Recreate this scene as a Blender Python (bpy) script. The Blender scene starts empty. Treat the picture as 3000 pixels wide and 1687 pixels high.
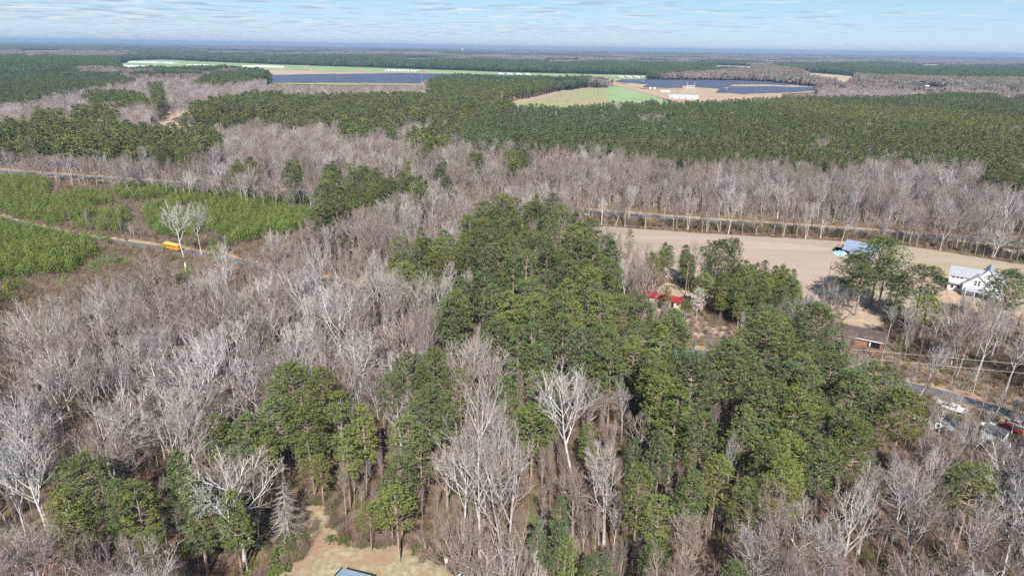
import bpy, math, random
import numpy as np
from mathutils import Matrix, Vector

# ------------------------------------------------------------------ camera, sky, sun, exposure
CAM_H = 85.0; FPX = 2001.0; PITCH = math.radians(19.4); ROLL = math.atan(46/3000)
cp, sp, cr_, sr_ = math.cos(PITCH), math.sin(PITCH), math.cos(ROLL), math.sin(ROLL)
RIGHT = (cr_, sr_*sp, sr_*cp); UP = (-sr_, cr_*sp, cr_*cp); FWD = (0.0, cp, -sp)
scene = bpy.context.scene
col = scene.collection
cam = bpy.data.objects.new('camera', bpy.data.cameras.new('camera'))
cam.matrix_world = Matrix(((RIGHT[0], UP[0], -FWD[0], 0), (RIGHT[1], UP[1], -FWD[1], 0), (RIGHT[2], UP[2], -FWD[2], CAM_H), (0, 0, 0, 1)))
cam.data.sensor_width = 36; cam.data.lens = 36*FPX/3000
cam.data.clip_start = 1; cam.data.clip_end = 90000
col.objects.link(cam); scene.camera = cam

HAZE = 8e-5
SUN_EL, SHADOW_AZ = math.radians(41), math.radians(-2)     # shadows fall away from the camera
world = bpy.data.worlds.new('World'); scene.world = world; world.use_nodes = True
wn, wl = world.node_tree.nodes, world.node_tree.links
wn.clear()
def W(t, **k):
    n = wn.new(t)
    for a, b in k.items(): setattr(n, a, b)
    return n
wout = W('ShaderNodeOutputWorld'); bg = W('ShaderNodeBackground'); bg.inputs['Strength'].default_value = 0.085
sky = W('ShaderNodeTexSky', sky_type='NISHITA', sun_disc=False)
sky.sun_elevation = SUN_EL; sky.sun_rotation = math.pi + SHADOW_AZ
sky.altitude = 85; sky.air_density = 0.6; sky.dust_density = 0.0; sky.ozone_density = 8.0
# thin streaky cloud deck, mapped on a plane overhead
tc = W('ShaderNodeTexCoord'); sep = W('ShaderNodeSeparateXYZ'); wl.new(tc.outputs['Generated'], sep.inputs[0])
def M(op, a, b=None, c=None):
    n = W('ShaderNodeMath', operation=op)
    for i, v in enumerate((a, b, c)):
        if v is None: continue
        if isinstance(v, (int, float)): n.inputs[i].default_value = v
        else: wl.new(v, n.inputs[i])
    return n.outputs[0]
zc = M('MAXIMUM', M('ADD', sep.outputs[2], 0.012), 0.004)
comb = W('ShaderNodeCombineXYZ')
wl.new(M('DIVIDE', sep.outputs[0], zc), comb.inputs[0]); wl.new(M('DIVIDE', sep.outputs[1], zc), comb.inputs[1])
mp = W('ShaderNodeMapping'); wl.new(comb.outputs[0], mp.inputs['Vector']); mp.inputs['Scale'].default_value = (0.42, 0.42, 1)
nz = W('ShaderNodeTexNoise'); wl.new(mp.outputs[0], nz.inputs['Vector']); nz.inputs['Scale'].default_value = 1.9; nz.inputs['Detail'].default_value = 7; nz.inputs['Roughness'].default_value = 0.6
nz2 = W('ShaderNodeTexNoise'); wl.new(mp.outputs[0], nz2.inputs['Vector']); nz2.inputs['Scale'].default_value = 0.12; nz2.inputs['Detail'].default_value = 3
cov = M('ADD', M('MULTIPLY', nz.outputs[0], 0.75), M('MULTIPLY', nz2.outputs[0], 0.45))
cov = M('SUBTRACT', cov, M('MULTIPLY', sep.outputs[0], 0.10))   # fewer clouds to the east
ramp = W('ShaderNodeMapRange'); wl.new(cov, ramp.inputs[0]); ramp.inputs[1].default_value = 0.575; ramp.inputs[2].default_value = 0.70; ramp.inputs[3].default_value = 0.0; ramp.inputs[4].default_value = 0.85
mixc = W('ShaderNodeMix', data_type='RGBA'); wl.new(ramp.outputs[0], mixc.inputs[0]); tint = W('ShaderNodeMix', data_type='RGBA', blend_type='MULTIPLY'); tint.inputs[0].default_value = 1; wl.new(sky.outputs[0], tint.inputs[6]); tint.inputs[7].default_value = (0.86, 0.93, 0.80, 1); nz3 = W('ShaderNodeTexNoise'); wl.new(mp.outputs[0], nz3.inputs['Vector']); nz3.inputs['Scale'].default_value = 2.6; nz3.inputs['Detail'].default_value = 5
r3 = W('ShaderNodeMapRange'); wl.new(nz3.outputs[0], r3.inputs[0]); r3.inputs[1].default_value = 0.44; r3.inputs[2].default_value = 0.58
mcl = W('ShaderNodeMix', data_type='RGBA'); wl.new(r3.outputs[0], mcl.inputs[0]); mcl.inputs[6].default_value = (3.3, 4.3, 5.5, 1); mcl.inputs[7].default_value = (6.6, 7.0, 7.4, 1); wl.new(mcl.outputs[2], mixc.inputs[7])
low = M('MULTIPLY', M('POWER', 2.718, M('MULTIPLY', M('MAXIMUM', sep.outputs[2], 0), -14.0)), 1.0)   # pale air low over the horizon
mixh = W('ShaderNodeMix', data_type='RGBA'); wl.new(low, mixh.inputs[0]); wl.new(tint.outputs[2], mixh.inputs[6]); mixh.inputs[7].default_value = (5.0, 6.3, 7.2, 1)
wl.new(mixh.outputs[2], mixc.inputs[6])
wl.new(mixc.outputs[2], bg.inputs['Color']); wl.new(bg.outputs[0], wout.inputs[0])

sd = bpy.data.lights.new('sun', 'SUN'); sd.energy = 5.0; sd.angle = math.radians(0.53); sd.color = (1.0, 0.955, 0.90)
sun = bpy.data.objects.new('sun', sd); col.objects.link(sun); sun.location = (0, 0, 200)
dvec = Vector((math.sin(SHADOW_AZ)*math.cos(SUN_EL), math.cos(SHADOW_AZ)*math.cos(SUN_EL), -math.sin(SUN_EL)))
sun.rotation_euler = dvec.to_track_quat('-Z', 'Y').to_euler()
vs = scene.view_settings
vs.view_transform = 'Standard'; vs.look = 'None'; vs.gamma = 1; vs.use_curve_mapping = False; vs.exposure = 0.60
cy = scene.cycles
cy.max_bounces = 3; cy.diffuse_bounces = 1; cy.glossy_bounces = 1; cy.transmission_bounces = 1; cy.volume_bounces = 0; cy.transparent_max_bounces = 4
cy.use_adaptive_sampling = True; cy.adaptive_threshold = 0.02; cy.use_denoising = False
cy.volume_step_rate = 10; cy.volume_max_steps = 32

# ------------------------------------------------------------------ picture geometry: pixel of the 3000-wide photograph <-> place
def g(x, y, z=0.0):
    u, v = x-1500.0, 843.5-y
    u2, v2 = u*cr_-v*sr_, u*sr_+v*cr_
    dx, dy, dz = u2, FPX*cp+v2*sp, -FPX*sp+v2*cp
    t = (CAM_H-z)/-dz
    return dx*t, dy*t
def proj(X, Y, Z):
    dz = Z-CAM_H
    a = X*RIGHT[0]+Y*RIGHT[1]+dz*RIGHT[2]; b = X*UP[0]+Y*UP[1]+dz*UP[2]; c = X*FWD[0]+Y*FWD[1]+dz*FWD[2]
    return 1500+FPX*a/c, 843.5-FPX*b/c
def inpoly(px, py, poly):
    px = np.asarray(px, float); py = np.asarray(py, float)
    r = np.zeros(px.shape, bool); n = len(poly)
    for i in range(n):
        x1, y1 = poly[i]; x2, y2 = poly[(i+1) % n]
        if y1 == y2: continue
        c = ((y1 > py) != (y2 > py)) & (px < (x2-x1)*(py-y1)/(y2-y1)+x1)
        r ^= c
    return r
def V(*pts): return [(a*1.1646, b*1.1646) for a, b in pts]
def Zm(x0, y0, s, *pts): return [(x0+a/s, y0+b/s) for a, b in pts]

# ------------------------------------------------------------------ materials
def mat(name, c, rough=0.85, c2=None, scale=1.0, rnd=0.0, detail=4, metal=0.0, spec=0.2, bump=0.0, coord='Object', c3=None, hue=0.0, emit=None, lo=0.38, hi=0.62, stretch=None):
    m = bpy.data.materials.new(name); m.use_nodes = True
    nt = m.node_tree; N, L = nt.nodes, nt.links
    b = N['Principled BSDF']; b.inputs['Roughness'].default_value = rough; b.inputs['Metallic'].default_value = metal
    b.inputs['Specular IOR Level'].default_value = spec
    b.inputs['Base Color'].default_value = (*c, 1)
    out = None
    if c2:
        t = N.new('ShaderNodeTexCoord'); nn = N.new('ShaderNodeTexNoise'); nn.inputs['Scale'].default_value = scale; nn.inputs['Detail'].default_value = detail
        if coord == 'World':
            ge = N.new('ShaderNodeNewGeometry'); src = ge.outputs['Position']
            if stretch:
                mpn = N.new('ShaderNodeMapping'); L.new(src, mpn.inputs['Vector']); mpn.inputs['Rotation'].default_value = (0, 0, stretch[1]); mpn.inputs['Scale'].default_value = (stretch[0], 1, 1); src = mpn.outputs[0]
            L.new(src, nn.inputs['Vector'])
        else: L.new(t.outputs[coord], nn.inputs['Vector'])
        mr = N.new('ShaderNodeMapRange'); L.new(nn.outputs[0], mr.inputs[0]); mr.inputs[1].default_value = lo; mr.inputs[2].default_value = hi
        mx = N.new('ShaderNodeMix'); mx.data_type = 'RGBA'; L.new(mr.outputs[0], mx.inputs[0]); mx.inputs[6].default_value = (*c, 1); mx.inputs[7].default_value = (*c2, 1)
        out = mx.outputs[2]
        if c3:
            n3 = N.new('ShaderNodeTexNoise'); n3.inputs['Scale'].default_value = scale*0.17; n3.inputs['Detail'].default_value = 3; L.new(nn.inputs['Vector'].links[0].from_socket, n3.inputs['Vector'])
            r3 = N.new('ShaderNodeMapRange'); L.new(n3.outputs[0], r3.inputs[0]); r3.inputs[1].default_value = 0.42; r3.inputs[2].default_value = 0.62
            m3 = N.new('ShaderNodeMix'); m3.data_type = 'RGBA'; L.new(r3.outputs[0], m3.inputs[0]); L.new(out, m3.inputs[6]); m3.inputs[7].default_value = (*c3, 1)
            out = m3.outputs[2]
        if bump:
            bp = N.new('ShaderNodeBump'); bp.inputs['Strength'].default_value = bump; bp.inputs['Distance'].default_value = 0.3; L.new(nn.outputs[0], bp.inputs['Height']); L.new(bp.outputs[0], b.inputs['Normal'])
    if rnd or hue:
        oi = N.new('ShaderNodeObjectInfo'); hs = N.new('ShaderNodeHueSaturation')
        r1 = N.new('ShaderNodeMapRange'); L.new(oi.outputs['Random'], r1.inputs[0]); r1.inputs[3].default_value = 1-rnd; r1.inputs[4].default_value = 1+rnd
        L.new(r1.outputs[0], hs.inputs['Value'])
        if hue:
            mm = N.new('ShaderNodeMath'); mm.operation = 'MULTIPLY'; mm.inputs[1].default_value = 7.31; L.new(oi.outputs['Random'], mm.inputs[0])
            fr = N.new('ShaderNodeMath'); fr.operation = 'FRACT'; L.new(mm.outputs[0], fr.inputs[0])
            r2 = N.new('ShaderNodeMapRange'); L.new(fr.outputs[0], r2.inputs[0]); r2.inputs[3].default_value = 0.5-hue; r2.inputs[4].default_value = 0.5+hue
            L.new(r2.outputs[0], hs.inputs['Hue'])
        if out: L.new(out, hs.inputs['Color'])
        else: hs.inputs['Color'].default_value = (*c, 1)
        out = hs.outputs[0]
    if out: L.new(out, b.inputs['Base Color'])
    return m

# name, needle colour, second colour
PINE_TINTS = [('deep green', (0.076, 0.106, 0.038), (0.160, 0.194, 0.066)),
              ('yellow-green', (0.108, 0.136, 0.036), (0.205, 0.232, 0.064)),
              ('blue-green', (0.066, 0.100, 0.044), (0.142, 0.182, 0.080))]
M_needle = [mat('pine_needles_'+n.replace(' ', '_').replace('-', '_'), a, 0.75, b, 0.9, rnd=0.22, hue=0.018, spec=0.25) for n, a, b in PINE_TINTS]
M_young = mat('young_pine_needles', (0.130, 0.185, 0.036), 0.7, (0.180, 0.240, 0.052), 1.2, rnd=0.25, hue=0.022, spec=0.25)
M_pbark = mat('pine_bark', (0.26, 0.18, 0.14), 0.95, (0.36, 0.28, 0.23), 1.5, rnd=0.15)
BARE_TINTS = [('pale grey', (0.50, 0.465, 0.435), (0.325, 0.285, 0.262)),
              ('grey-brown', (0.40, 0.355, 0.325), (0.240, 0.192, 0.170)),
              ('brownish', (0.37, 0.315, 0.285), (0.270, 0.210, 0.185)),
              ('whitish', (0.60, 0.57, 0.545), (0.42, 0.385, 0.36))]
M_bark = [mat('bark_'+n.replace(' ', '_').replace('-', '_'), a, 0.9, tuple(q*0.7 for q in a), 1.2, rnd=0.14) for n, a, b in BARE_TINTS]
M_twig = [mat('twigs_'+n.replace(' ', '_').replace('-', '_'), b, 0.9, rnd=0.16, hue=0.006) for n, a, b in BARE_TINTS]
M_bloom = mat('white_blossom', (0.72, 0.70, 0.68), 0.9)
M_brush = [mat('brush_twigs_tan', (0.255, 0.190, 0.152), 0.95, rnd=0.25, hue=0.01), mat('brush_twigs_olive', (0.17, 0.15, 0.07), 0.95, rnd=0.25, hue=0.015), mat('brush_leaves_green', (0.10, 0.15, 0.035), 0.9, rnd=0.25, hue=0.02)]

# ------------------------------------------------------------------ object helpers
def tag(o, label=None, cat=None, group=None, kind=None):
    if label: o['label'] = label
    if cat: o['category'] = cat
    if group: o['group'] = group
    if kind: o['kind'] = kind
    return o
def link(name, me, parent=None, loc=None):
    o = bpy.data.objects.new(name, me)
    if loc is not None: o.location = loc
    col.objects.link(o)
    if parent is not None: o.parent = parent
    return o
def empty(name, loc, rz=0.0):
    e = bpy.data.objects.new(name, None); e.location = loc; e.rotation_euler = (0, 0, rz); e.empty_display_size = 0.5; col.objects.link(e); return e
class MB:
    def __init__(s): s.v = []; s.f = []
    def poly(s, pts):
        n = len(s.v); s.v += [tuple(p) for p in pts]; s.f.append(tuple(range(n, n+len(pts)))); return s
    def box(s, c, d, rz=0.0):
        n = len(s.v); x, y, z = c; a, b, h = d[0]/2, d[1]/2, d[2]/2
        co, si = math.cos(rz), math.sin(rz)
        for X, Y, Zz in ((-a,-b,-h),(a,-b,-h),(a,b,-h),(-a,b,-h),(-a,-b,h),(a,-b,h),(a,b,h),(-a,b,h)):
            s.v.append((x+X*co-Y*si, y+X*si+Y*co, z+Zz))
        s.f += [tuple(n+i for i in q) for q in ((0,3,2,1),(4,5,6,7),(0,1,5,4),(1,2,6,5),(2,3,7,6),(3,0,4,7))]; return s
    def prism(s, prof, x0, x1, axis='x'):      # profile (a,z) swept along an axis
        n = len(s.v); k = len(prof)
        for t in (x0, x1):
            for a, z in prof: s.v.append((t, a, z) if axis == 'x' else (a, t, z))
        s.f.append(tuple(n+i for i in range(k))[::-1]); s.f.append(tuple(n+k+i for i in range(k)))
        for i in range(k): j = (i+1) % k; s.f.append((n+i, n+j, n+k+j, n+k+i))
        return s
    def tube(s, pts, rad, n=5, cap=True):
        base = len(s.v)
        for i, p in enumerate(pts):
            q = pts[min(i+1, len(pts)-1)]; o = pts[max(i-1, 0)]
            dx, dy, dz = q[0]-o[0], q[1]-o[1], q[2]-o[2]
            l = math.sqrt(dx*dx+dy*dy+dz*dz) or 1; dx /= l; dy /= l; dz /= l
            if abs(dz) < 0.9: ax, ay, az = -dy, dx, 0.0
            else: ax, ay, az = 0.0, -dz, dy
            l = math.sqrt(ax*ax+ay*ay+az*az) or 1; ax /= l; ay /= l; az /= l
            bx, by, bz = dy*az-dz*ay, dz*ax-dx*az, dx*ay-dy*ax
            r = rad[i]
            for k in range(n):
                t = 2*math.pi*k/n; c, si = math.cos(t)*r, math.sin(t)*r
                s.v.append((p[0]+ax*c+bx*si, p[1]+ay*c+by*si, p[2]+az*c+bz*si))
        for i in range(len(pts)-1):
            for k in range(n):
                a = base+i*n+k; b = base+i*n+(k+1) % n
                s.f.append((a, b, b+n, a+n))
        if cap: s.f.append(tuple(base+k for k in range(n))[::-1]); s.f.append(tuple(base+(len(pts)-1)*n+k for k in range(n)))
        return s
    def spike(s, p, d, r):                      # thin three-sided twig
        l = math.sqrt(d[0]**2+d[1]**2+d[2]**2) or 1
        ux, uy, uz = d[0]/l, d[1]/l, d[2]/l
        ax, ay, az = (-uy, ux, 0.0) if abs(uz) < 0.9 else (0.0, -uz, uy)
        m = math.sqrt(ax*ax+ay*ay+az*az) or 1; ax *= r/m; ay *= r/m; az *= r/m
        bx, by, bz = uy*az-uz*ay, uz*ax-ux*az, ux*ay-uy*ax
        n = len(s.v)
        s.v += [(p[0]+ax, p[1]+ay, p[2]+az), (p[0]-ax*.5+bx*.87, p[1]-ay*.5+by*.87, p[2]-az*.5+bz*.87), (p[0]-ax*.5-bx*.87, p[1]-ay*.5-by*.87, p[2]-az*.5-bz*.87), (p[0]+d[0], p[1]+d[1], p[2]+d[2])]
        s.f += [(n, n+1, n+3), (n+1, n+2, n+3), (n+2, n, n+3)]
    def mesh(s, name, m=None, smooth=False):
        me = bpy.data.meshes.new(name); me.from_pydata(s.v, [], s.f); me.update()
        if m: me.materials.append(m)
        if smooth: me.polygons.foreach_set('use_smooth', [True]*len(me.polygons))
        return me
    def build(s, name, m, parent=None, smooth=False, kind=None):
        o = link(name, s.mesh(name, m, smooth), parent)
        if kind: o['kind'] = kind
        return o
def joined(name, parts):
    v = []; f = []; mi = []; mats = []
    for mb, m in parts:
        n = len(v); v += mb.v; f += [tuple(i+n for i in q) for q in mb.f]; mi += [len(mats)]*len(mb.f); mats.append(m)
    me = bpy.data.meshes.new(name); me.from_pydata(v, [], f)
    for m in mats: me.materials.append(m)
    me.polygons.foreach_set('material_index', mi); me.update()
    return me

# ------------------------------------------------------------------ trees (unit prototypes, scaled when placed)
def rot_dir(d, ang, az):
    ux, uy, uz = d
    ax, ay, az_ = (-uy, ux, 0.0) if abs(uz) < 0.95 else (1.0, 0.0, 0.0)
    m = math.sqrt(ax*ax+ay*ay+az_*az_); ax /= m; ay /= m; az_ /= m
    bx, by, bz = uy*az_-uz*ay, uz*ax-ux*az_, ux*ay-uy*ax
    c, s = math.cos(ang), math.sin(ang); ca, sa = math.cos(az), math.sin(az)
    return (ux*c+(ax*ca+bx*sa)*s, uy*c+(ay*ca+by*sa)*s, uz*c+(az_*ca+bz*sa)*s)
def nrm(d):
    l = math.sqrt(d[0]**2+d[1]**2+d[2]**2) or 1
    return (d[0]/l, d[1]/l, d[2]/l)
def bare_tree(seed, H=20.0, spread=0.62, first=0.38, limbs=9, limb_len=0.50, up=0.16, rich=1.0, lean=0.0, double=False):
    R = random.Random(seed); tr, lm, tw = MB(), MB(), MB()
    def path(p, d, L, n, wob, upt):
        pts = [p]; dirs = [d]
        for i in range(n):
            d = nrm((d[0]+R.uniform(-wob, wob), d[1]+R.uniform(-wob, wob), d[2]+R.uniform(-wob, wob)+upt))
            p = (p[0]+d[0]*L/n, p[1]+d[1]*L/n, p[2]+d[2]*L/n); pts.append(p); dirs.append(d)
        return pts, dirs
    def at(pts, t):
        f = t*(len(pts)-1); i = min(int(f), len(pts)-2); f -= i; a, b = pts[i], pts[i+1]
        return (a[0]+(b[0]-a[0])*f, a[1]+(b[1]-a[1])*f, a[2]+(b[2]-a[2])*f), i+1
    def twigs(p, d, L, n):
        for i in range(n):
            q = rot_dir(d, R.uniform(0.15, 0.75), R.uniform(0, 6.28)); l = L*R.uniform(0.6, 1.2)
            tw.spike(p, (q[0]*l, q[1]*l, q[2]*l+0.06*l), 0.0155)
    def branch(p, d, L, r, lev):
        if lev == 2:
            pts, dirs = path(p, d, L, 4, 0.17, up*0.7); lm.tube(pts, [max(.024, r*(1-0.75*i/4)) for i in range(5)], 3, False)
            n = max(3, int(7*rich))
            for k in range(n):
                t = 0.18+0.8*(k+R.random())/n; q, i = at(pts, min(t, 1)); branch(q, rot_dir(dirs[i], R.uniform(0.45, 0.95), R.uniform(0, 6.28)), L*R.uniform(0.34, 0.55)*(1.15-0.5*t), r*0.5, 3)
            twigs(pts[-1], dirs[-1], L*0.32, 3)
        else:
            pts, dirs = path(p, d, L, 2, 0.2, up*0.8); tw.tube(pts, [max(r, 0.024), 0.016, 0.009], 3, False)
            for k in range(max(3, int(5*rich))):
                t = 0.2+0.8*R.random(); q, i = at(pts, t); twigs(q, dirs[i], L*0.42, 1)
            twigs(pts[-1], dirs[-1], L*0.4, 2)
    stems = [(0.0, lean)] if not double else [(-0.14, lean), (0.16, lean*0.5+0.1)]
    for k0, (lx, ly) in enumerate(stems):
        h = H*(1 if k0 == 0 else 0.88)
        pts, dirs = path((k0*0.5, 0, -0.3), nrm((lx, ly, 1)), h*0.88, 9, 0.07, 0.05)
        r0 = H*0.0125
        tr.tube(pts, [r0*(1.25 if i == 0 else (1-0.85*i/9)) for i in range(10)], 7)
        nl = max(4, int(limbs*(1 if not double else 0.7)))
        for k in range(nl):
            t = first+(0.93-first)*(k+R.random()*0.8)/nl; p, i = at(pts, t); az = k*2.4+R.uniform(-0.5, 0.5)
            L = H*limb_len*(1.12-0.85*((t-first)/(1-first))**1.3)*R.uniform(0.75, 1.1)
            d = rot_dir(dirs[i], spread*R.uniform(0.75, 1.25), az)
            lp, ld = path(p, d, L, 6, 0.13, up)
            rl = r0*0.55*(1.15-0.6*t); lm.tube(lp, [rl*(1-0.8*j/6) for j in range(7)], 4, False)
            nb = max(4, int(7*rich))
            for b in range(nb):
                tt = 0.22+0.76*(b+R.random())/nb; q, j = at(lp, min(tt, 1)); branch(q, rot_dir(ld[j], R.uniform(0.4, 0.85), R.uniform(0, 6.28)), L*R.uniform(0.32, 0.5)*(1.2-0.6*tt), rl*0.50, 2)
            branch(lp[-1], ld[-1], L*0.3, rl*0.35, 2)
        branch(pts[-1], dirs[-1], H*0.16, r0*0.2, 2)
    return tr, lm, tw
def puff(mb, c, rad, n, R, w=0.13, flat=0.25):
    for i in range(n):
        a = R.uniform(0, 6.283); z = R.uniform(-flat, 1.0); q = math.sqrt(max(0, 1-z*z*0.9))
        l = rad*R.uniform(0.65, 1.15); d = (math.cos(a)*q, math.sin(a)*q, z*0.8)
        t = R.uniform(0, 6.283); s = (math.cos(t)*w, math.sin(t)*w, R.uniform(-w, w)*0.7)
        k = len(mb.v); o = 0.12
        bx, by, bz = c[0]+d[0]*l*o, c[1]+d[1]*l*o, c[2]+d[2]*l*o
        mb.v += [(bx-s[0], by-s[1], bz-s[2]), (bx+s[0], by+s[1], bz+s[2]), (c[0]+d[0]*l, c[1]+d[1]*l, c[2]+d[2]*l)]
        mb.f.append((k, k+1, k+2))
def pine_tree(seed, H=20.0, cw=4.2, start=0.42, whorls=12, dome=1.7, gap=0.06, lobe=1.05, tufts=12, blades=11, prad=0.50, w=0.078, droop=0.0, nbr=5):
    R = random.Random(seed); tr, crn = MB(), MB()
    bx, by = R.uniform(-.03, .03), R.uniform(-.03, .03)
    ax = lambda z: (bx*z*z/H+R.uniform(-.05, .05), by*z*z/H+R.uniform(-.05, .05), z)
    pts = [ax(H*t) for t in (-0.015, 0.25, 0.5, 0.72, 0.88, 0.97)]
    tr.tube(pts, [H*0.0125*k for k in (1.25, 0.95, 0.8, 0.55, 0.28, 0.08)], 7)
    def lobe_at(c, r, n):
        for i in range(n):
            a = R.uniform(0, 6.283); u = R.uniform(-0.35, 1.0); q = math.sqrt(max(0.0, 1-u*u)); k = r*R.uniform(0.6, 1.25)
            puff(crn, (c[0]+math.cos(a)*q*k, c[1]+math.sin(a)*q*k, c[2]+u*k*0.72), prad*R.uniform(0.75, 1.25), blades, R, w)
    for k in range(whorls):
        t = (k+R.uniform(0, .6))/whorls; z = H*(start+(0.955-start)*t)
        prof = (1-t**dome)**0.62*(0.66+0.34*min(1, t/0.22))
        nb = R.choice((nbr-1, nbr, nbr, nbr+1)); a0 = R.uniform(0, 6.28)
        for j in range(nb):
            if R.random() < gap: continue
            a = a0+j*6.283/nb+R.uniform(-.4, .4); L = max(0.5, (cw-lobe*.55)*prof*R.uniform(0.74, 1.1))
            rise = R.uniform(0.05, 0.4)+0.4*t-droop
            c0 = ax(z); q = []
            for i in range(4):
                f = i/3; q.append((c0[0]+math.cos(a)*L*f, c0[1]+math.sin(a)*L*f, z+L*rise*f*(0.6+0.4*f)))
            tr.tube(q, [0.055+0.02*L*0.5, 0.05, 0.035, 0.02], 3, False)
            lr = lobe*R.uniform(.75, 1.2)*(1 if L > cw*.4 else .8)
            lobe_at(q[3], lr, max(4, int(tufts*lr/lobe)))
            if L > 1.9: lobe_at((q[2][0]-math.sin(a)*.5, q[2][1]+math.cos(a)*.5, q[2][2]+.2), lr*.75, max(3, int(tufts*.45)))
    lobe_at((ax(H*.95)[0], ax(H*.95)[1], H*.955), lobe*.75, tufts)
    return tr, crn
def young_pine(seed, H=5.0, cw=1.5, rows=9, blades=8, w=0.10, rad=0.42):
    R = random.Random(seed); tr, crn = MB(), MB()
    tr.tube([(0, 0, -.1), (0, 0, H*.5), (0, 0, H*.97)], [0.08, 0.05, 0.02], 5)
    for k in range(rows):
        t = (k+.3)/rows; z = H*(0.14+0.84*t); L = cw*(1-t)**0.8*R.uniform(.8, 1.15)+0.15
        nb = max(2, int(7*(1-t)+2)); a0 = R.uniform(0, 6)
        for j in range(nb):
            a = a0+j*6.283/nb+R.uniform(-.3, .3)
            for f in ((0.55, 1.0) if L > 0.8 else (0.9,)):
                puff(crn, (math.cos(a)*L*f, math.sin(a)*L*f, z+L*f*0.35), rad, blades, R, w)
    puff(crn, (0, 0, H*.96), rad, blades+4, R, w)
    return tr, crn
def bush(seed, h=2.2, rad=1.2, n=34, sub=5, r=0.022):
    R = random.Random(seed); mb = MB()
    for i in range(n):
        a = R.uniform(0, 6.283); e = R.uniform(0.0, 0.85); d = (math.cos(a)*e, math.sin(a)*e, 1.0)
        l = h*R.uniform(0.5, 1.0)/math.sqrt(1+e*e); b = (math.cos(a)*rad*0.3*R.random(), math.sin(a)*rad*0.3*R.random(), -0.05)
        mb.spike(b, (d[0]*l, d[1]*l, d[2]*l), r)
        for k in range(sub):
            t = R.uniform(0.25, 0.95); p = (b[0]+d[0]*l*t, b[1]+d[1]*l*t, b[2]+d[2]*l*t)
            q = rot_dir(nrm(d), R.uniform(.3, 1.0), R.uniform(0, 6.283)); m = h*R.uniform(.15, .35); mb.spike(p, (q[0]*m, q[1]*m, q[2]*m), r*0.7)
    return mb
def leafy(seed, h=1.6, rad=1.1, n=40, w=0.12):
    R = random.Random(seed); mb = MB()
    for i in range(n):
        a = R.uniform(0, 6.283); q = math.sqrt(R.random())*rad; z = h*R.uniform(0.15, 1)*(1-0.5*(q/rad)**2)
        puff(mb, (math.cos(a)*q, math.sin(a)*q, z), 0.32, 5, R, w)
    return mb

PINES = [dict(seed=11, cw=4.4, start=.40), dict(seed=12, cw=5.2, start=.44, dome=2.4, whorls=12, lobe=1.15, tufts=13, nbr=6), dict(seed=13, cw=3.9, start=.32, dome=1.25, whorls=14, lobe=.95),
         dict(seed=14, cw=5.4, start=.52, dome=2.7, whorls=9, gap=.12, lobe=1.2, tufts=13, nbr=6), dict(seed=15, cw=4.6, start=.38, dome=1.9, gap=.26, whorls=11, lobe=1.05), dict(seed=16, cw=3.5, start=.26, dome=1.2, whorls=16, lobe=.85), dict(seed=17, cw=6.4, start=.36, dome=2.3, whorls=13, nbr=8, lobe=1.3, tufts=14, gap=.08)]
PINE_SHAPE = ['round-topped', 'broad', 'pointed', 'flat-topped', 'ragged', 'narrow', 'massive']
BARES = [dict(seed=31), dict(seed=32, spread=.45, up=.22, first=.30, limbs=11, limb_len=.42), dict(seed=33, spread=.85, up=.14, first=.28, limbs=9, limb_len=.56),
         dict(seed=34, double=True, spread=.55), dict(seed=35, spread=.38, up=.2, first=.42, limbs=10, limb_len=.36), dict(seed=36, spread=.7, up=.2, first=.46, limbs=8, limb_len=.5, lean=.12),
         dict(seed=37, spread=.5, up=.25, first=.35, limbs=12, limb_len=.45, rich=.85)]
BARE_SHAPE = ['rounded', 'upright', 'wide-spreading', 'twin-trunked', 'slender', 'leaning', 'bushy']
pine_me, pine_join, bare_me, bare_join = {}, {}, {}, {}
for i, kw in enumerate(PINES):
    t, c = pine_tree(**kw)
    tm = t.mesh('pine_trunk', M_pbark)
    for j in range(3):
        pine_me[i, j] = (tm, c.mesh('pine_crown', M_needle[j])); pine_join[i, j] = joined('pine_whole', [(t, M_pbark), (c, M_needle[j])])
for i, kw in enumerate(BARES):
    t, l, c = bare_tree(**kw)
    for j in range(4):
        bare_me[i, j] = (t.mesh('bare_trunk', M_bark[j]), l.mesh('bare_limbs', M_bark[j]), c.mesh('bare_twigs', M_twig[j])); bare_join[i, j] = joined('bare_whole', [(t, M_bark[j]), (l, M_bark[j]), (c, M_twig[j])])
young_me = []; young_join = []
for i in range(4):
    t, c = young_pine(50+i, cw=1.35+0.2*i); young_me.append((t.mesh('sapling_stem', M_pbark), c.mesh('sapling_crown', M_young))); young_join.append(joined('young_whole', [(t, M_pbark), (c, M_young)]))
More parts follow.
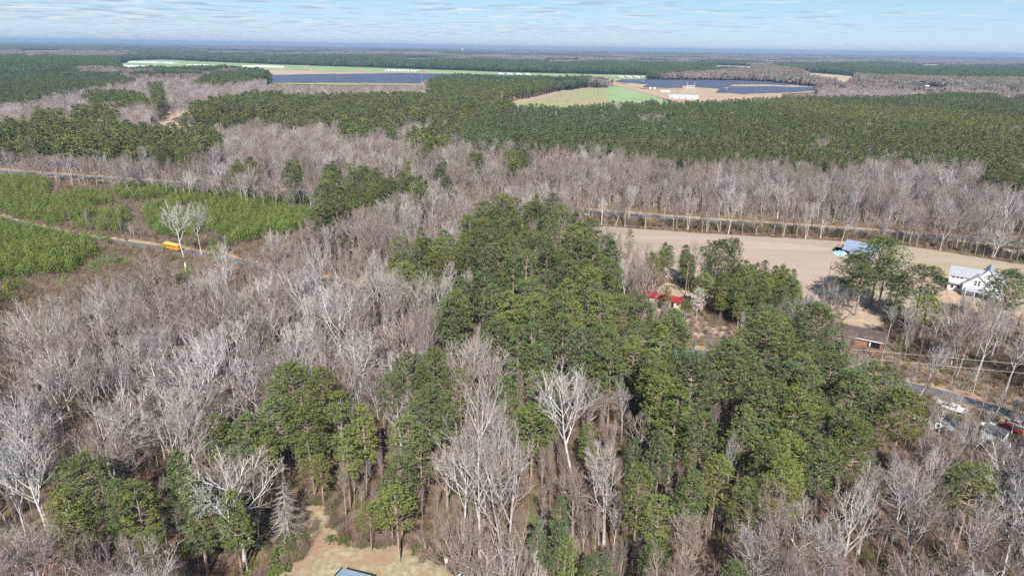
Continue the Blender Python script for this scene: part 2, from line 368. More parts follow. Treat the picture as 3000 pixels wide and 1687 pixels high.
# lighter versions for the middle distance
pine_lo, bare_lo = {}, {}
for i in range(5):
    kw = dict(PINES[i]); kw.update(tufts=4, blades=5, prad=1.0, w=0.34, whorls=8, nbr=4)
    t, c = pine_tree(**kw)
    for j in range(3): pine_lo[i, j] = joined('pine_light', [(t, M_pbark), (c, M_needle[j])])
def bare_light(seed, H=20.0, cw=4.5, n=210, r=0.075):
    R = random.Random(seed); tr, crn = MB(), MB()
    tr.tube([(0, 0, -.3), (0, 0, H*.45), (0, 0, H*.85)], [.27, .19, .05], 5)
    for k in range(9):
        a = k*2.4; z = H*R.uniform(.35, .65); L = H*R.uniform(.28, .42); tr.tube([(0, 0, z), (math.cos(a)*L*.4, math.sin(a)*L*.4, z+L*.55), (math.cos(a)*L*.62, math.sin(a)*L*.62, z+L)], [.12, .08, .03], 3, False)
    for k in range(n):
        a = R.uniform(0, 6.283); zz = R.uniform(.38, .93); q = cw*math.sqrt(R.random())*math.sqrt(max(.05, 1-((zz-.62)/.36)**2)); l = R.uniform(1.2, 2.8)
        o = R.uniform(.2, .6); crn.spike((math.cos(a)*q, math.sin(a)*q, H*zz), (math.cos(a)*l*o+R.uniform(-.5, .5), math.sin(a)*l*o+R.uniform(-.5, .5), l), r)
    return tr, crn
for i in range(4):
    t, c = bare_light(70+i, cw=3.6+.5*i)
    for j in range(4): bare_lo[i, j] = joined('bare_light', [(t, M_bark[j]), (c, M_twig[j])])
def clump(seed, size, n, kind):                 # a far group of small trees, one mesh
    R = random.Random(seed); a, b = MB(), MB()
    for k in range(n):
        x, y = R.uniform(-.5, .5)*size, R.uniform(-.5, .5)*size; H = R.uniform(15, 23) if kind == 'p' else R.uniform(14, 20)
        pine = kind == 'p' if R.random() > .05 else kind != 'p'
        mb = a if pine else b
        for q in range(16):
            an = R.uniform(0, 6.283); rr = R.uniform(.3, 3.6); z = H*R.uniform(.45, .95); w_ = R.uniform(1.5, 2.9)
            c = (x+math.cos(an)*rr, y+math.sin(an)*rr, z); m = len(mb.v)
            t = R.uniform(0, 6.283)
            mb.v += [(c[0]-math.cos(t)*w_, c[1]-math.sin(t)*w_, c[2]-R.uniform(0, 1)), (c[0]+math.cos(t)*w_, c[1]+math.sin(t)*w_, c[2]-R.uniform(0, 1)), (c[0]+R.uniform(-1, 1), c[1]+R.uniform(-1, 1), c[2]+w_*1.5), (c[0]+math.sin(t)*w_, c[1]-math.cos(t)*w_, c[2]-.5)]
            mb.f += [(m, m+1, m+2), (m+3, m, m+2), (m+1, m+3, m+2)]
        (mb).tube([(x, y, -.2), (x, y, H*.6)], [.5, .4], 3, False)
    return a, b
M_canopy_shaded = [mat('pine_canopy_far_shaded', (0.040, 0.060, 0.024), 0.9, (0.060, 0.082, 0.032), .2, rnd=.3, hue=.02), mat('pine_canopy_far_blue_shaded', (0.034, 0.056, 0.028), 0.9, (0.052, 0.074, 0.036), .2, rnd=.3, hue=.02)]  # darker than the near needles: self-shadow of the crowns put into the colour
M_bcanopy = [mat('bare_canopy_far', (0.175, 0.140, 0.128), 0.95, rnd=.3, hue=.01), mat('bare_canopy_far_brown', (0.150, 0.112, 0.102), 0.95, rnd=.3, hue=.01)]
clump_me = []
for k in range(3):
    a, b = clump(90+k, 26, 18, 'p'); clump_me.append(joined('clump_pine', [(a, M_canopy_shaded[k % 2]), (b, M_twig[1])]))
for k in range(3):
    a, b = clump(95+k, 26, 18, 'b'); clump_me.append(joined('clump_bare', [(b, M_bcanopy[k % 2]), (a, M_canopy_shaded[0])]))
bush_me = [bush(60+i).mesh('brush', M_brush[0]) for i in range(3)]+[bush(64+i).mesh('brush', M_brush[1]) for i in range(2)]+[leafy(66).mesh('brush', M_brush[2])]

# ------------------------------------------------------------------ scattered stuff: one object, points carry which, how turned, how big
def scatter(name, pts, protos, label, cat, kind='stuff'):
    pc = bpy.data.collections.new(name+'_set')
    for i, me in enumerate(protos):
        pc.objects.link(bpy.data.objects.new('%s_%03d' % (name, i), me))
    me = bpy.data.meshes.new(name); n = len(pts['x'])
    me.vertices.add(n)
    co = np.zeros((n, 3), np.float32); co[:, 0] = pts['x']; co[:, 1] = pts['y']; co[:, 2] = pts.get('z', 0)
    me.vertices.foreach_set('co', co.ravel())
    a = me.attributes.new('which', 'INT', 'POINT'); a.data.foreach_set('value', np.asarray(pts['i'], np.int32))
    a = me.attributes.new('turn', 'FLOAT_VECTOR', 'POINT'); r = np.zeros((n, 3), np.float32); r[:, 2] = pts['r']
    a.data.foreach_set('vector', r.ravel())
    a = me.attributes.new('size', 'FLOAT_VECTOR', 'POINT'); s = np.zeros((n, 3), np.float32); s[:, 0] = pts['s']; s[:, 1] = pts['s']; s[:, 2] = pts['h']
    a.data.foreach_set('vector', s.ravel())
    o = link(name, me); tag(o, label, cat, None, kind)
    ng = bpy.data.node_groups.new(name, 'GeometryNodeTree')
    ng.interface.new_socket('Geometry', in_out='INPUT', socket_type='NodeSocketGeometry'); ng.interface.new_socket('Geometry', in_out='OUTPUT', socket_type='NodeSocketGeometry')
    N, L = ng.nodes, ng.links
    gi, go = N.new('NodeGroupInput'), N.new('NodeGroupOutput'); ip = N.new('GeometryNodeInstanceOnPoints'); ci = N.new('GeometryNodeCollectionInfo')
    ci.inputs['Collection'].default_value = pc; ci.inputs['Separate Children'].default_value = True; ci.inputs['Reset Children'].default_value = True
    def att(nm, t): q = N.new('GeometryNodeInputNamedAttribute'); q.data_type = t; q.inputs['Name'].default_value = nm; return q.outputs['Attribute']
    er = N.new('FunctionNodeEulerToRotation'); L.new(att('turn', 'FLOAT_VECTOR'), er.inputs[0])
    L.new(gi.outputs[0], ip.inputs['Points']); L.new(ci.outputs[0], ip.inputs['Instance']); ip.inputs['Pick Instance'].default_value = True
    L.new(att('which', 'INT'), ip.inputs['Instance Index']); L.new(er.outputs[0], ip.inputs['Rotation']); L.new(att('size', 'FLOAT_VECTOR'), ip.inputs['Scale'])
    L.new(ip.outputs[0], go.inputs[0])
    md = o.modifiers.new('scatter', 'NODES'); md.node_group = ng
    return o

# ------------------------------------------------------------------ ground, fields, roads
M_ground = mat('forest_floor', (0.215, 0.135, 0.100), 0.98, (0.135, 0.088, 0.066), 0.35, coord='World', detail=8, c3=(0.185, 0.150, 0.088), spec=0.05, bump=0.35)
M_field = mat('dry_brown_field', (0.420, 0.335, 0.280), 0.98, (0.330, 0.262, 0.215), 0.05, coord='World', detail=9, c3=(0.35, 0.31, 0.215), spec=0.05, lo=.36, hi=.64, stretch=(.16, .25))
M_lawn = mat('winter_lawn', (0.42, 0.355, 0.245), 0.98, (0.275, 0.240, 0.130), 0.9, coord='World', detail=12, c3=(0.335, 0.215, 0.145), spec=0.05)
M_sand = mat('sandy_soil', (0.48, 0.375, 0.275), 0.98, (0.38, 0.275, 0.195), 0.4, coord='World', detail=8, spec=0.05)
M_verge = mat('dry_grass_verge', (0.47, 0.375, 0.265), 0.98, (0.30, 0.24, 0.135), 0.4, coord='World', detail=8, c3=(0.34, 0.22, 0.15), spec=0.05)
M_brushland = mat('brushy_soil', (0.250, 0.180, 0.135), 0.98, (0.175, 0.125, 0.092), 0.5, coord='World', detail=8, spec=0.05)
M_road = mat('asphalt', (0.165, 0.180, 0.210), 0.8, (0.125, 0.137, 0.162), 1.2, coord='World', detail=6)
M_road2 = mat('worn_asphalt', (0.100, 0.106, 0.120), 0.85, (0.150, 0.155, 0.165), .6, coord='World', detail=8)
M_paint = mat('yellow_road_paint', (0.62, 0.45, 0.10), 0.8)
M_concrete = mat('pale_concrete', (0.50, 0.49, 0.47), 0.9, (0.38, 0.36, 0.34), 0.8, coord='World', detail=6)
M_green = mat('winter_wheat', (0.250, 0.345, 0.165), 0.95, (0.300, 0.385, 0.200), 0.01, coord='World', detail=4, spec=0.05)
M_pasture = mat('pale_green_pasture', (0.270, 0.315, 0.125), 0.95, (0.345, 0.340, 0.175), 0.03, coord='World', detail=6, c3=(0.37, 0.31, 0.20), spec=0.05)
M_tan = mat('tan_stubble', (0.49, 0.39, 0.28), 0.95, (0.41, 0.33, 0.22), 0.02, coord='World', detail=5, spec=0.05)

def sheet(name, pts, z, m, label=None):
    mb = MB(); mb.poly([(x, y, z) for x, y in pts])
    # keep faces turned up
    a = sum(pts[i][0]*pts[(i+1) % len(pts)][1]-pts[(i+1) % len(pts)][0]*pts[i][1] for i in range(len(pts)))
    if a < 0: mb.f = [tuple(reversed(mb.f[0]))]
    return tag(mb.build(name, m), kind='structure')
def gp(pts, amp=0.0, step=2.0):
    P = [g(x, y) for x, y in pts]
    if not amp: return P
    R = random.Random(len(pts)); out = []
    for i in range(len(P)):
        a, b = P[i], P[(i+1) % len(P)]; l = math.hypot(b[0]-a[0], b[1]-a[1]); n = max(1, int(l/step))
        for k in range(n): t = k/n; out.append((a[0]+(b[0]-a[0])*t+R.uniform(-amp, amp), a[1]+(b[1]-a[1])*t+R.uniform(-amp, amp)))
    return out
gnd = MB(); gnd.poly([(-34000, -3000, 0), (34000, -3000, 0), (34000, 40000, 0), (-34000, 40000, 0)])
tag(gnd.build('ground', M_ground), kind='structure')

FIELD = [(1700, 640), (1749, 662), (2000, 680), (2497, 709), (2660, 721), (2854, 752), (3010, 778), (3300, 850), (3300, 1000), (2800, 960), (2560, 915), (2380, 900), (2150, 860), (1900, 800), (1700, 730)]
sheet('field', gp(FIELD, .6, 3.0), 0.02, M_field)
LAWN = [(700, 1760), (775, 1690), (860, 1640), (905, 1605), (895, 1545), (880, 1495), (905, 1470), (950, 1480), (975, 1530), (1000, 1570), (1060, 1600), (1180, 1592), (1230, 1607), (1255, 1630), (1310, 1662), (1400, 1690), (1450, 1760)]
sheet('lawn', gp(LAWN, .55, 1.2), 0.02, M_lawn)
BRUSH = V((-60, 545), (60, 548), (280, 590), (420, 640), (640, 650), (700, 640), (640, 690), (380, 725), (170, 770), (0, 880), (-60, 900))
PLANT = V((-60, 420), (110, 436), (420, 462), (700, 476), (810, 488), (800, 560), (760, 620), (640, 648), (420, 610), (200, 572), (0, 548), (-60, 545))
sheet('brush_land', gp(BRUSH), 0.02, M_brushland)
sheet('plantation_ground', gp(PLANT), 0.024, M_brushland)
SAND1 = [(1935, 872), (1920, 850), (1960, 825), (2010, 850), (2050, 868), (2090, 880), (2060, 900), (1990, 885)]
SAND2 = Zm(2340, 870, 7.627, (560, 150), (1500, 60), (1900, 250), (1900, 650), (1500, 760), (900, 680), (700, 500))
SAND3 = Zm(2000, 850, 2.576, (-70, 250), (60, 215), (260, 270), (450, 330), (430, 400), (250, 380), (60, 350))
SAND4 = [(2690, 800), (2790, 800), (2790, 850), (2960, 900), (3050, 880), (3100, 960), (2900, 965), (2740, 900)]
YARD = [(1890, 900), (2010, 905), (2080, 940), (2180, 975), (2170, 1010), (2060, 1010), (1950, 1000)]
for i, s in enumerate((SAND1, SAND2, SAND3, SAND4)): sheet('sandy_yard', gp(s, .5, 2.0), 0.036+0.004*i, M_sand)
sheet('field_grass', gp([(2620, 728), (2850, 758), (3010, 788), (3300, 870), (3300, 930), (2990, 862), (2860, 835), (2760, 800), (2660, 770)], 1.2, 2.5), 0.026, mat('weedy_field_grass', (0.345, 0.305, 0.205), 0.98, (0.40, 0.33, 0.25), .12, coord='World', detail=9, spec=.05, stretch=(.2, .25)))
sheet('field_band', gp([(1770, 676), (2000, 690), (2300, 712), (2480, 730), (2470, 748), (2250, 735), (2000, 716), (1790, 704)], 1.5, 2.5), 0.025, mat('darker_field_soil', (0.36, 0.285, 0.235), 0.98, (0.43, 0.345, 0.29), .08, coord='World', detail=9, spec=.05, stretch=(.15, .25)))
sheet('yard_grass', gp(YARD), 0.028, M_verge)
drv = [g(1972, 905), g(2022, 920), g(1996, 945), g(1945, 1000), g(1915, 1000), g(1960, 950), g(1985, 928), g(1955, 918)]
sheet('driveway', drv, 0.056, M_concrete)
sheet('farm_track', gp([(2630, 745), (2680, 765), (2760, 795), (2790, 806), (2790, 810), (2750, 801), (2670, 772), (2625, 750)]), 0.03, M_sand)
sheet('woodland_track', gp([(2610, 1040), (2570, 1050), (2560, 1070), (2600, 1075), (2680, 1080), (2760, 1110), (2850, 1150), (2990, 1190), (3050, 1170), (3050, 1140), (2900, 1120), (2750, 1080)]), 0.016, M_verge)

def strip(name, cl, w, z, m):
    L, R_ = [], []
    for i, (x, y) in enumerate(cl):
        a = cl[max(i-1, 0)]; b = cl[min(i+1, len(cl)-1)]; dx, dy = b[0]-a[0], b[1]-a[1]; l = math.hypot(dx, dy)
        nx, ny = -dy/l*w/2, dx/l*w/2; L.append((x+nx, y+ny)); R_.append((x-nx, y-ny))
    mb = MB()
    for i in range(len(cl)-1): mb.poly([(*R_[i], z), (*R_[i+1], z), (*L[i+1], z), (*L[i], z)])
    return tag(mb.build(name, m), kind='structure')
def smooth(pts, n=8):
    out = []
    for i in range(len(pts)-1):
        p0 = pts[max(i-1, 0)]; p1 = pts[i]; p2 = pts[i+1]; p3 = pts[min(i+2, len(pts)-1)]
        for k in range(n):
            t = k/n
            out.append(tuple(0.5*((2*p1[j])+(-p0[j]+p2[j])*t+(2*p0[j]-5*p1[j]+4*p2[j]-p3[j])*t*t+(-p0[j]+3*p1[j]-3*p2[j]+p3[j])*t**3) for j in (0, 1)))
    return out+[pts[-1]]
ROAD_A = smooth([g(-300, 476), g(0, 502), g(500, 538), g(940, 568), g(1740, 622), g(2000, 643), g(2500, 677), g(3000, 714), g(3300, 745)])
ROAD_B = smooth([g(-250, 560), g(0, 641), g(240, 694), g(500, 732), g(740, 775), g(1250, 890), g(1900, 1015), g(2300, 1062), g(2540, 1106), g(2700, 1140), g(2860, 1182), g(3100, 1260), g(3300, 1340)])
for nm, cl, w in (('highway', ROAD_A, 8.0), ('road', ROAD_B, 5.0)):
    strip(nm+'_verge', cl, w+9 if nm == 'highway' else w+7, 0.060, M_verge); strip(nm, cl, w, 0.10, M_road if nm == 'highway' else M_road2)
    # broken centre line
    mb = MB(); acc = 0
    for i in range(len(cl)-1):
        (x0, y0), (x1, y1) = cl[i], cl[i+1]; l = math.hypot(x1-x0, y1-y0); ux, uy = (x1-x0)/l, (y1-y0)/l; t = 0
        while t+3 < l:
            a = (x0+ux*t, y0+uy*t); b = (a[0]+ux*3, a[1]+uy*3); mb.poly([(a[0]+uy*.08, a[1]-ux*.08, .104), (b[0]+uy*.08, b[1]-ux*.08, .104), (b[0]-uy*.08, b[1]+ux*.08, .104), (a[0]-uy*.08, a[1]+ux*.08, .104)]); t += 9
    tag(mb.build(nm+'_centre_line', M_paint), kind='structure')

# far farmland, seen as thin bands
GREEN1 = [(335, 189), (390, 177), (480, 175), (540, 178), (640, 183), (840, 191), (1060, 198), (1300, 206), (1500, 213), (1800, 219.5), (1905, 222), (1905, 240), (1600, 240), (1300, 232), (1000, 224), (780, 218), (640, 214), (500, 212), (350, 206)]
TAN1 = [(775, 204.5), (1060, 210), (1240, 215.5), (1420, 219.5), (1640, 226), (1640, 240), (1200, 236), (775, 232)]
SOL1 = [(772, 223), (900, 220.5), (1000, 218.5), (1180, 216.6), (1420, 220.5), (1640, 226), (1640, 246), (1300, 250), (1000, 250), (772, 246)]
SOL2 = [(1802, 241), (1850, 237.5), (2000, 238), (2150, 239), (2250, 243), (2330, 250), (2410, 257), (2400, 270), (2240, 278), (2180, 278), (2100, 273), (1995, 262), (1885, 260)]
SUBS = [(1770, 243), (1860, 252), (1880, 262), (2090, 262), (2290, 272), (2290, 290), (2130, 300), (2060, 312), (2000, 312), (1960, 292), (1890, 270), (1820, 256)]
GREEN2 = [(1775, 252), (1830, 253), (1915, 279), (1960, 300), (1960, 330), (1790, 330), (1780, 290)]
PAST = [(1460, 306), (1560, 288), (1640, 268), (1720, 258), (1775, 258), (1800, 280), (1812, 300), (1812, 330), (1640, 345), (1460, 340)]
SANDP = [(1440, 300), (1520, 285), (1560, 272), (1640, 262), (1700, 257), (1745, 256), (1700, 264), (1640, 272), (1600, 286), (1540, 298), (1480, 310)]
CLEAR = [(410, 390), (420, 372), (462, 360), (480, 335), (515, 318), (565, 312), (600, 318), (500, 350), (530, 366), (720, 368), (820, 376), (820, 392), (480, 400)]
CLEARG = [(530, 374), (600, 368), (700, 374), (690, 388), (540, 388)]
TANF = [(2066, 191), (2220, 195.5), (2220, 203), (2080, 202)]
TANF2 = [(2330, 214), (2400, 215), (2512, 225), (2512, 246), (2455, 250), (2410, 236)]
TANF3 = [(2600, 248), (2690, 254), (2740, 258), (2840, 264), (2820, 280), (2720, 280), (2690, 266), (2600, 258)]
TANF4 = [(2925, 275), (2990, 272), (2990, 290), (2930, 292)]
TANF5 = [(70, 161), (110, 160), (112, 168), (72, 168)]
for nm, p, z, m in (('wheat_field', GREEN1, .10, M_green), ('stubble_field', TAN1, .30, M_tan), ('solar_farm_ground', SOL1, .5, M_pasture), ('substation_ground', SUBS, .10, M_sand), ('solar_farm_ground', SOL2, .3, M_tan),
                    ('wheat_field', GREEN2, .14, M_green), ('pasture', PAST, .10, M_pasture), ('sandy_field', SANDP, .14, M_sand), ('clearing', CLEAR, .10, M_sand), ('clearing_grass', CLEARG, .14, M_pasture),
                    ('stubble_field', TANF, .10, M_tan), ('stubble_field', TANF2, .10, M_tan), ('stubble_field', TANF3, .10, M_tan), ('stubble_field', TANF4, .10, M_tan), ('stubble_field', TANF5, .10, M_tan)):
    sheet(nm, gp(p), z, m)
sheet('farm_road', gp([(1765, 238), (1785, 238), (1880, 262), (1960, 286), (2050, 306), (2040, 309), (1940, 289), (1860, 266), (1790, 247)]), 0.5, M_sand)
sheet('farm_road', gp([(780, 204), (1180, 213.4), (1900, 229), (1900, 230.6), (1180, 215.2), (780, 205.8)]), 0.7, M_sand)
for a in ([(898, 192), (907, 192), (896, 204), (885, 204)], [(1050, 198), (1056, 198), (1066, 210), (1058, 210)], [(1230, 205), (1245, 205), (1262, 215), (1250, 215)]): sheet('field_track', gp(a), 0.9, M_sand)

FARF = [(1180, 1265, 170.5, 172.5), (1590, 1710, 176, 178.5), (2235, 2330, 178, 180), (2690, 2770, 189, 192), (2470, 2600, 175, 176.6), (60, 190, 149, 151), (600, 720, 150.5, 152), (1940, 2060, 170, 171.6), (2850, 2960, 176, 177.5), (1000, 1080, 155, 156), (330, 420, 142, 143)]
for q in FARF: sheet('stubble_field', gp([(q[0], q[2]), (q[1], q[2]+.4), (q[1]-15, q[3]), (q[0]+10, q[3]-.2)]), .6, M_tan)
# ------------------------------------------------------------------ which kind of cover stands where (looked up where a crown shows)
BARE, PINE, PLANTN, YOUNG, OPEN, BRUSHC, GROVE = range(7)
CM = []
def C(k, p): CM.append((k, p))
C(PLANTN, [(420, 152), (1000, 173), (1500, 178), (2100, 188), (2200, 205), (1900, 224), (1500, 216), (1000, 200), (640, 186), (480, 178), (400, 178), (330, 190), (250, 185)])
C(PLANTN, [(2250, 190), (2500, 185), (3100, 178), (3100, 235), (2800, 232), (2600, 225), (2400, 215)])
C(PLANTN, [(-100, 168), (150, 170), (330, 203), (200, 218), (-100, 224)])
C(PLANTN, [(-100, 222), (120, 212), (380, 222), (400, 240), (270, 262), (170, 280), (110, 295), (-100, 325)])
C(BARE, [(-100, 148), (250, 152), (420, 160), (330, 172), (100, 166), (-100, 166)]); C(BARE, [(200, 203), (330, 205), (400, 215), (390, 232), (250, 222)]); C(BARE, [(1300, 165), (1900, 172), (2300, 176), (2300, 180), (1500, 173)]); C(BARE, [(2560, 176), (3100, 176), (3100, 190), (2700, 196)])
for q in FARF: C(OPEN, [(q[0]-4, q[2]-1.5), (q[1]+4, q[2]-1.2), (q[1]+4, q[3]+2.5), (q[0]-4, q[3]+2.5)])
C(PINE, [(240, 282), (350, 272), (427, 285), (440, 310), (272, 312)])
C(PINE, [(436, 250), (472, 250), (487, 318), (452, 315)])
C(PINE, [(95, 330), (190, 338), (185, 362), (95, 358)]); C(PINE, [(210, 325), (300, 318), (345, 345), (330, 372), (215, 365)])
C(PINE, [(-100, 372), (60, 365), (150, 360), (300, 374), (640, 388), (645, 440), (560, 462), (400, 452), (280, 462), (-100, 440)])
C(PINE, [(500, 345), (560, 312), (680, 288), (760, 276), (900, 287), (1000, 284), (1300, 277), (1500, 302), (1520, 335), (1480, 360), (1350, 362), (1100, 352), (900, 366), (720, 362), (560, 356), (505, 352)])
C(PINE, [(1250, 250), (1350, 219), (1450, 221), (1600, 230), (1740, 238), (1735, 252), (1600, 270), (1480, 296), (1260, 286)])
C(PINE, [(770, 212), (660, 195), (690, 190), (790, 205), (800, 235), (720, 240), (640, 250), (560, 245), (620, 225)])
C(PLANTN, [(1440, 335), (1600, 305), (1620, 314), (1720, 305), (1820, 300), (1900, 296), (2060, 294), (2200, 287), (2400, 288), (2600, 288), (2800, 275), (2920, 280), (3100, 292), (3100, 500), (2900, 488), (2700, 475), (2600, 470), (2450, 488), (2380, 480), (2200, 474), (2100, 483), (2000, 478), (1900, 463), (1750, 448), (1500, 438), (1400, 428), (1300, 414), (1220, 408), (1190, 388), (1300, 368)])
C(BARE, [(1865, 350), (1950, 343), (1955, 356), (1880, 360)]); C(BARE, [(2360, 420), (2430, 410), (2440, 430), (2380, 440)])
C(PINE, [(1000, 352), (1175, 362), (1170, 380), (1100, 390), (1060, 404), (1000, 398)]); C(PINE, [(1180, 408), (1270, 395), (1310, 425), (1280, 440), (1190, 425)])
for x, y, r in ((1180, 527, 20), (1213, 548, 18), (1230, 562, 22), (1200, 500, 14), (1310, 556, 20), (1255, 460, 16), (1290, 498, 24), (1400, 485, 16), (1515, 480, 26), (1535, 460, 16), (1385, 540, 14), (705, 497, 18), (745, 492, 22), (860, 505, 26), (1150, 400, 14)):
    C(PINE, [(x+r*math.cos(t), y+r*math.sin(t)) for t in np.linspace(0, 6.28, 9)[:-1]])
C(PINE, [(935, 570), (955, 510), (1030, 498), (1110, 505), (1150, 545), (1150, 585), (1060, 600), (985, 640), (935, 660)])
C(PINE, [(2880, 500), (2960, 500), (3100, 520), (3100, 565), (2960, 560), (2880, 540)])
# young plantation and brush
C(BRUSHC, BRUSH); C(BRUSHC, [(x, y) for x, y in V((-60, 440), (300, 450), (600, 470), (800, 485), (800, 560), (750, 600), (640, 640), (420, 600), (200, 560), (0, 535), (-60, 530))])
CMY = []
CMY.append((YOUNG, Zm(0, 420, 2.576, (-150, 190), (240, 225), (380, 300), (330, 380), (420, 400), (640, 345), (800, 370), (840, 430), (640, 460), (600, 500), (830, 500), (980, 480), (960, 560), (880, 640), (760, 625), (640, 620), (300, 560), (150, 530), (-150, 450), (-150, 430), (100, 430), (-150, 330))))
CMY.append((YOUNG, Zm(0, 420, 2.576, (860, 330), (960, 300), (1300, 330), (1500, 350), (2000, 365), (2400, 400), (2420, 470), (2300, 560), (2330, 600), (2150, 660), (2000, 640), (1900, 700), (1700, 740), (1600, 700), (1350, 690), (1180, 650), (1100, 560), (1080, 440), (1280, 420), (1300, 380), (1100, 400), (900, 400))))
CMY.append((YOUNG, Zm(0, 420, 2.576, (-150, 545), (140, 570), (400, 620), (560, 650), (700, 660), (720, 800), (600, 870), (560, 920), (430, 940), (230, 960), (130, 930), (60, 990), (-150, 1000))))
C(BRUSHC, [(-100, 470), (0, 470), (300, 500), (620, 540), (640, 540), (940, 560), (900, 640), (740, 690), (700, 745), (560, 770), (440, 830), (350, 850), (240, 890), (100, 950), (0, 1010), (-100, 1010)])
CM += CMY
# near groves
C(PINE, [(1118, 770), (1165, 735), (1281, 700), (1363, 665), (1467, 618), (1560, 600), (1640, 610), (1724, 660), (1810, 730), (1825, 810), (1900, 870), (1975, 980), (1985, 1060), (1950, 1130), (1817, 1118), (1630, 1095), (1456, 1036), (1316, 990), (1258, 897), (1255, 850), (1118, 810)])
C(BARE, [(1185, 800), (1290, 762), (1340, 772), (1440, 800), (1475, 782), (1395, 845), (1330, 852), (1262, 840), (1200, 850)]); C(BARE, [(1630, 680), (1685, 675), (1690, 705), (1640, 705)])
C(BARE, [(1450, 1100), (1640, 1105), (1860, 1130), (1860, 1200), (1840, 1290), (1700, 1260), (1600, 1180)])
C(PINE, [(1880, 1170), (1915, 1120), (2030, 1055), (2090, 1020), (2170, 1010), (2200, 945), (2260, 930), (2330, 960), (2375, 915), (2420, 940), (2440, 990), (2445, 1050), (2510, 1110), (2580, 1150), (2710, 1165), (2720, 1205), (2690, 1260), (2640, 1290), (2640, 1360), (2500, 1380), (2430, 1465), (2290, 1480), (2270, 1555), (2170, 1540), (2040, 1500), (1920, 1420), (1880, 1290)])
C(BARE, [(2120, 1270), (2190, 1250), (2200, 1330), (2090, 1330)])
C(GROVE, [(2090, 855), (2120, 810), (2190, 775), (2230, 762), (2330, 790), (2350, 850), (2340, 890), (2250, 910), (2130, 900)])
C(GROVE, [(1890, 800), (1905, 770), (1960, 735), (2010, 745), (2035, 780), (2020, 800), (1950, 812)])
C(OPEN, [(1749, 640), (2000, 655), (2497, 690), (2660, 700), (2854, 735), (3100, 780), (3100, 980), (2960, 975), (2830, 900), (2740, 960), (2560, 990), (2400, 890), (2360, 900), (2330, 775), (2180, 745), (2060, 740), (1960, 720), (1890, 745), (1870, 800), (1830, 720)])
C(OPEN, [(1870, 790), (1990, 790), (2090, 850), (2100, 900), (2230, 935), (2160, 1000), (2080, 1000), (2020, 1040), (1980, 990), (1930, 880)])
C(OPEN, Zm(2340, 870, 7.627, (0, 50), (1000, -100), (2000, 100), (2000, 1000), (2400, 1300), (2400, 1449), (1500, 1449), (1300, 1400), (1150, 1000), (900, 600), (650, 250), (60, 330)))
C(OPEN, [(2490, 1040), (2600, 1030), (2800, 1080), (3100, 1110), (3100, 1190), (2900, 1180), (2760, 1180), (2700, 1165), (2600, 1140), (2540, 1095)])
C(OPEN, [(2700, 1180), (2850, 1185), (2880, 1230), (3020, 1220), (3020, 1300), (2950, 1340), (2860, 1330), (2740, 1300), (2670, 1270)])
C(OPEN, [(560, 2000), (560, 1640), (600, 1540), (700, 1500), (760, 1400), (880, 1400), (960, 1440), (1010, 1500), (1100, 1540), (1230, 1560), (1340, 1600), (1420, 1660), (1440, 2000)])
C(OPEN, [(1640, 640), (1760, 618), (2000, 636), (2500, 668), (2560, 690), (2000, 672), (1749, 660)])
C(OPEN, [(-100, 480), (0, 492), (500, 526), (940, 560), (940, 578), (500, 548), (0, 512), (-100, 505)])
C(OPEN, [(440, 690), (700, 740), (740, 770), (700, 775), (560, 760), (440, 740)])
for p in ([(x, y-3) for x, y in GREEN1[:11]]+[(1905, 230), (1640, 230), (1440, 227), (1290, 222), (1240, 245), (1000, 247), (775, 244), (775, 206), (660, 196), (520, 200), (350, 201)], SOL2, SUBS[:6]+[(2290, 284), (2100, 294), (1990, 297), (1930, 300), (1900, 285)], [(1778, 252), (1830, 253), (1912, 278), (1905, 298), (1810, 300), (1792, 275)],
          [(1500, 303), (1560, 284), (1640, 268), (1720, 256), (1770, 258), (1800, 282), (1812, 298), (1750, 304), (1640, 312), (1560, 305)], [(2070, 191), (2218, 195), (2218, 201), (2080, 199)], [(2340, 213), (2400, 214), (2508, 224), (2508, 240), (2460, 246), (2430, 230), (2360, 220)],
          [(2605, 248), (2690, 254), (2730, 258), (2780, 262), (2770, 268), (2720, 265), (2605, 253)], [(2928, 275), (2985, 274), (2985, 287), (2935, 288)], TANF5,
          [(420, 372), (465, 355), (478, 330), (520, 312), (560, 312), (505, 345), (530, 362), (700, 366), (690, 384), (480, 385)]):
    C(OPEN, p)
HEDGE = [(1770, 235), (1790, 240), (1818, 300), (1818, 330), (1800, 325), (1790, 275)]
C(BARE, HEDGE)
def cover(px, py, far=None):
    k = np.zeros(np.shape(px), int)
    if far is not None: k = far.copy()
    for c, p in CM: k[inpoly(px, py, p)] = c
    return k
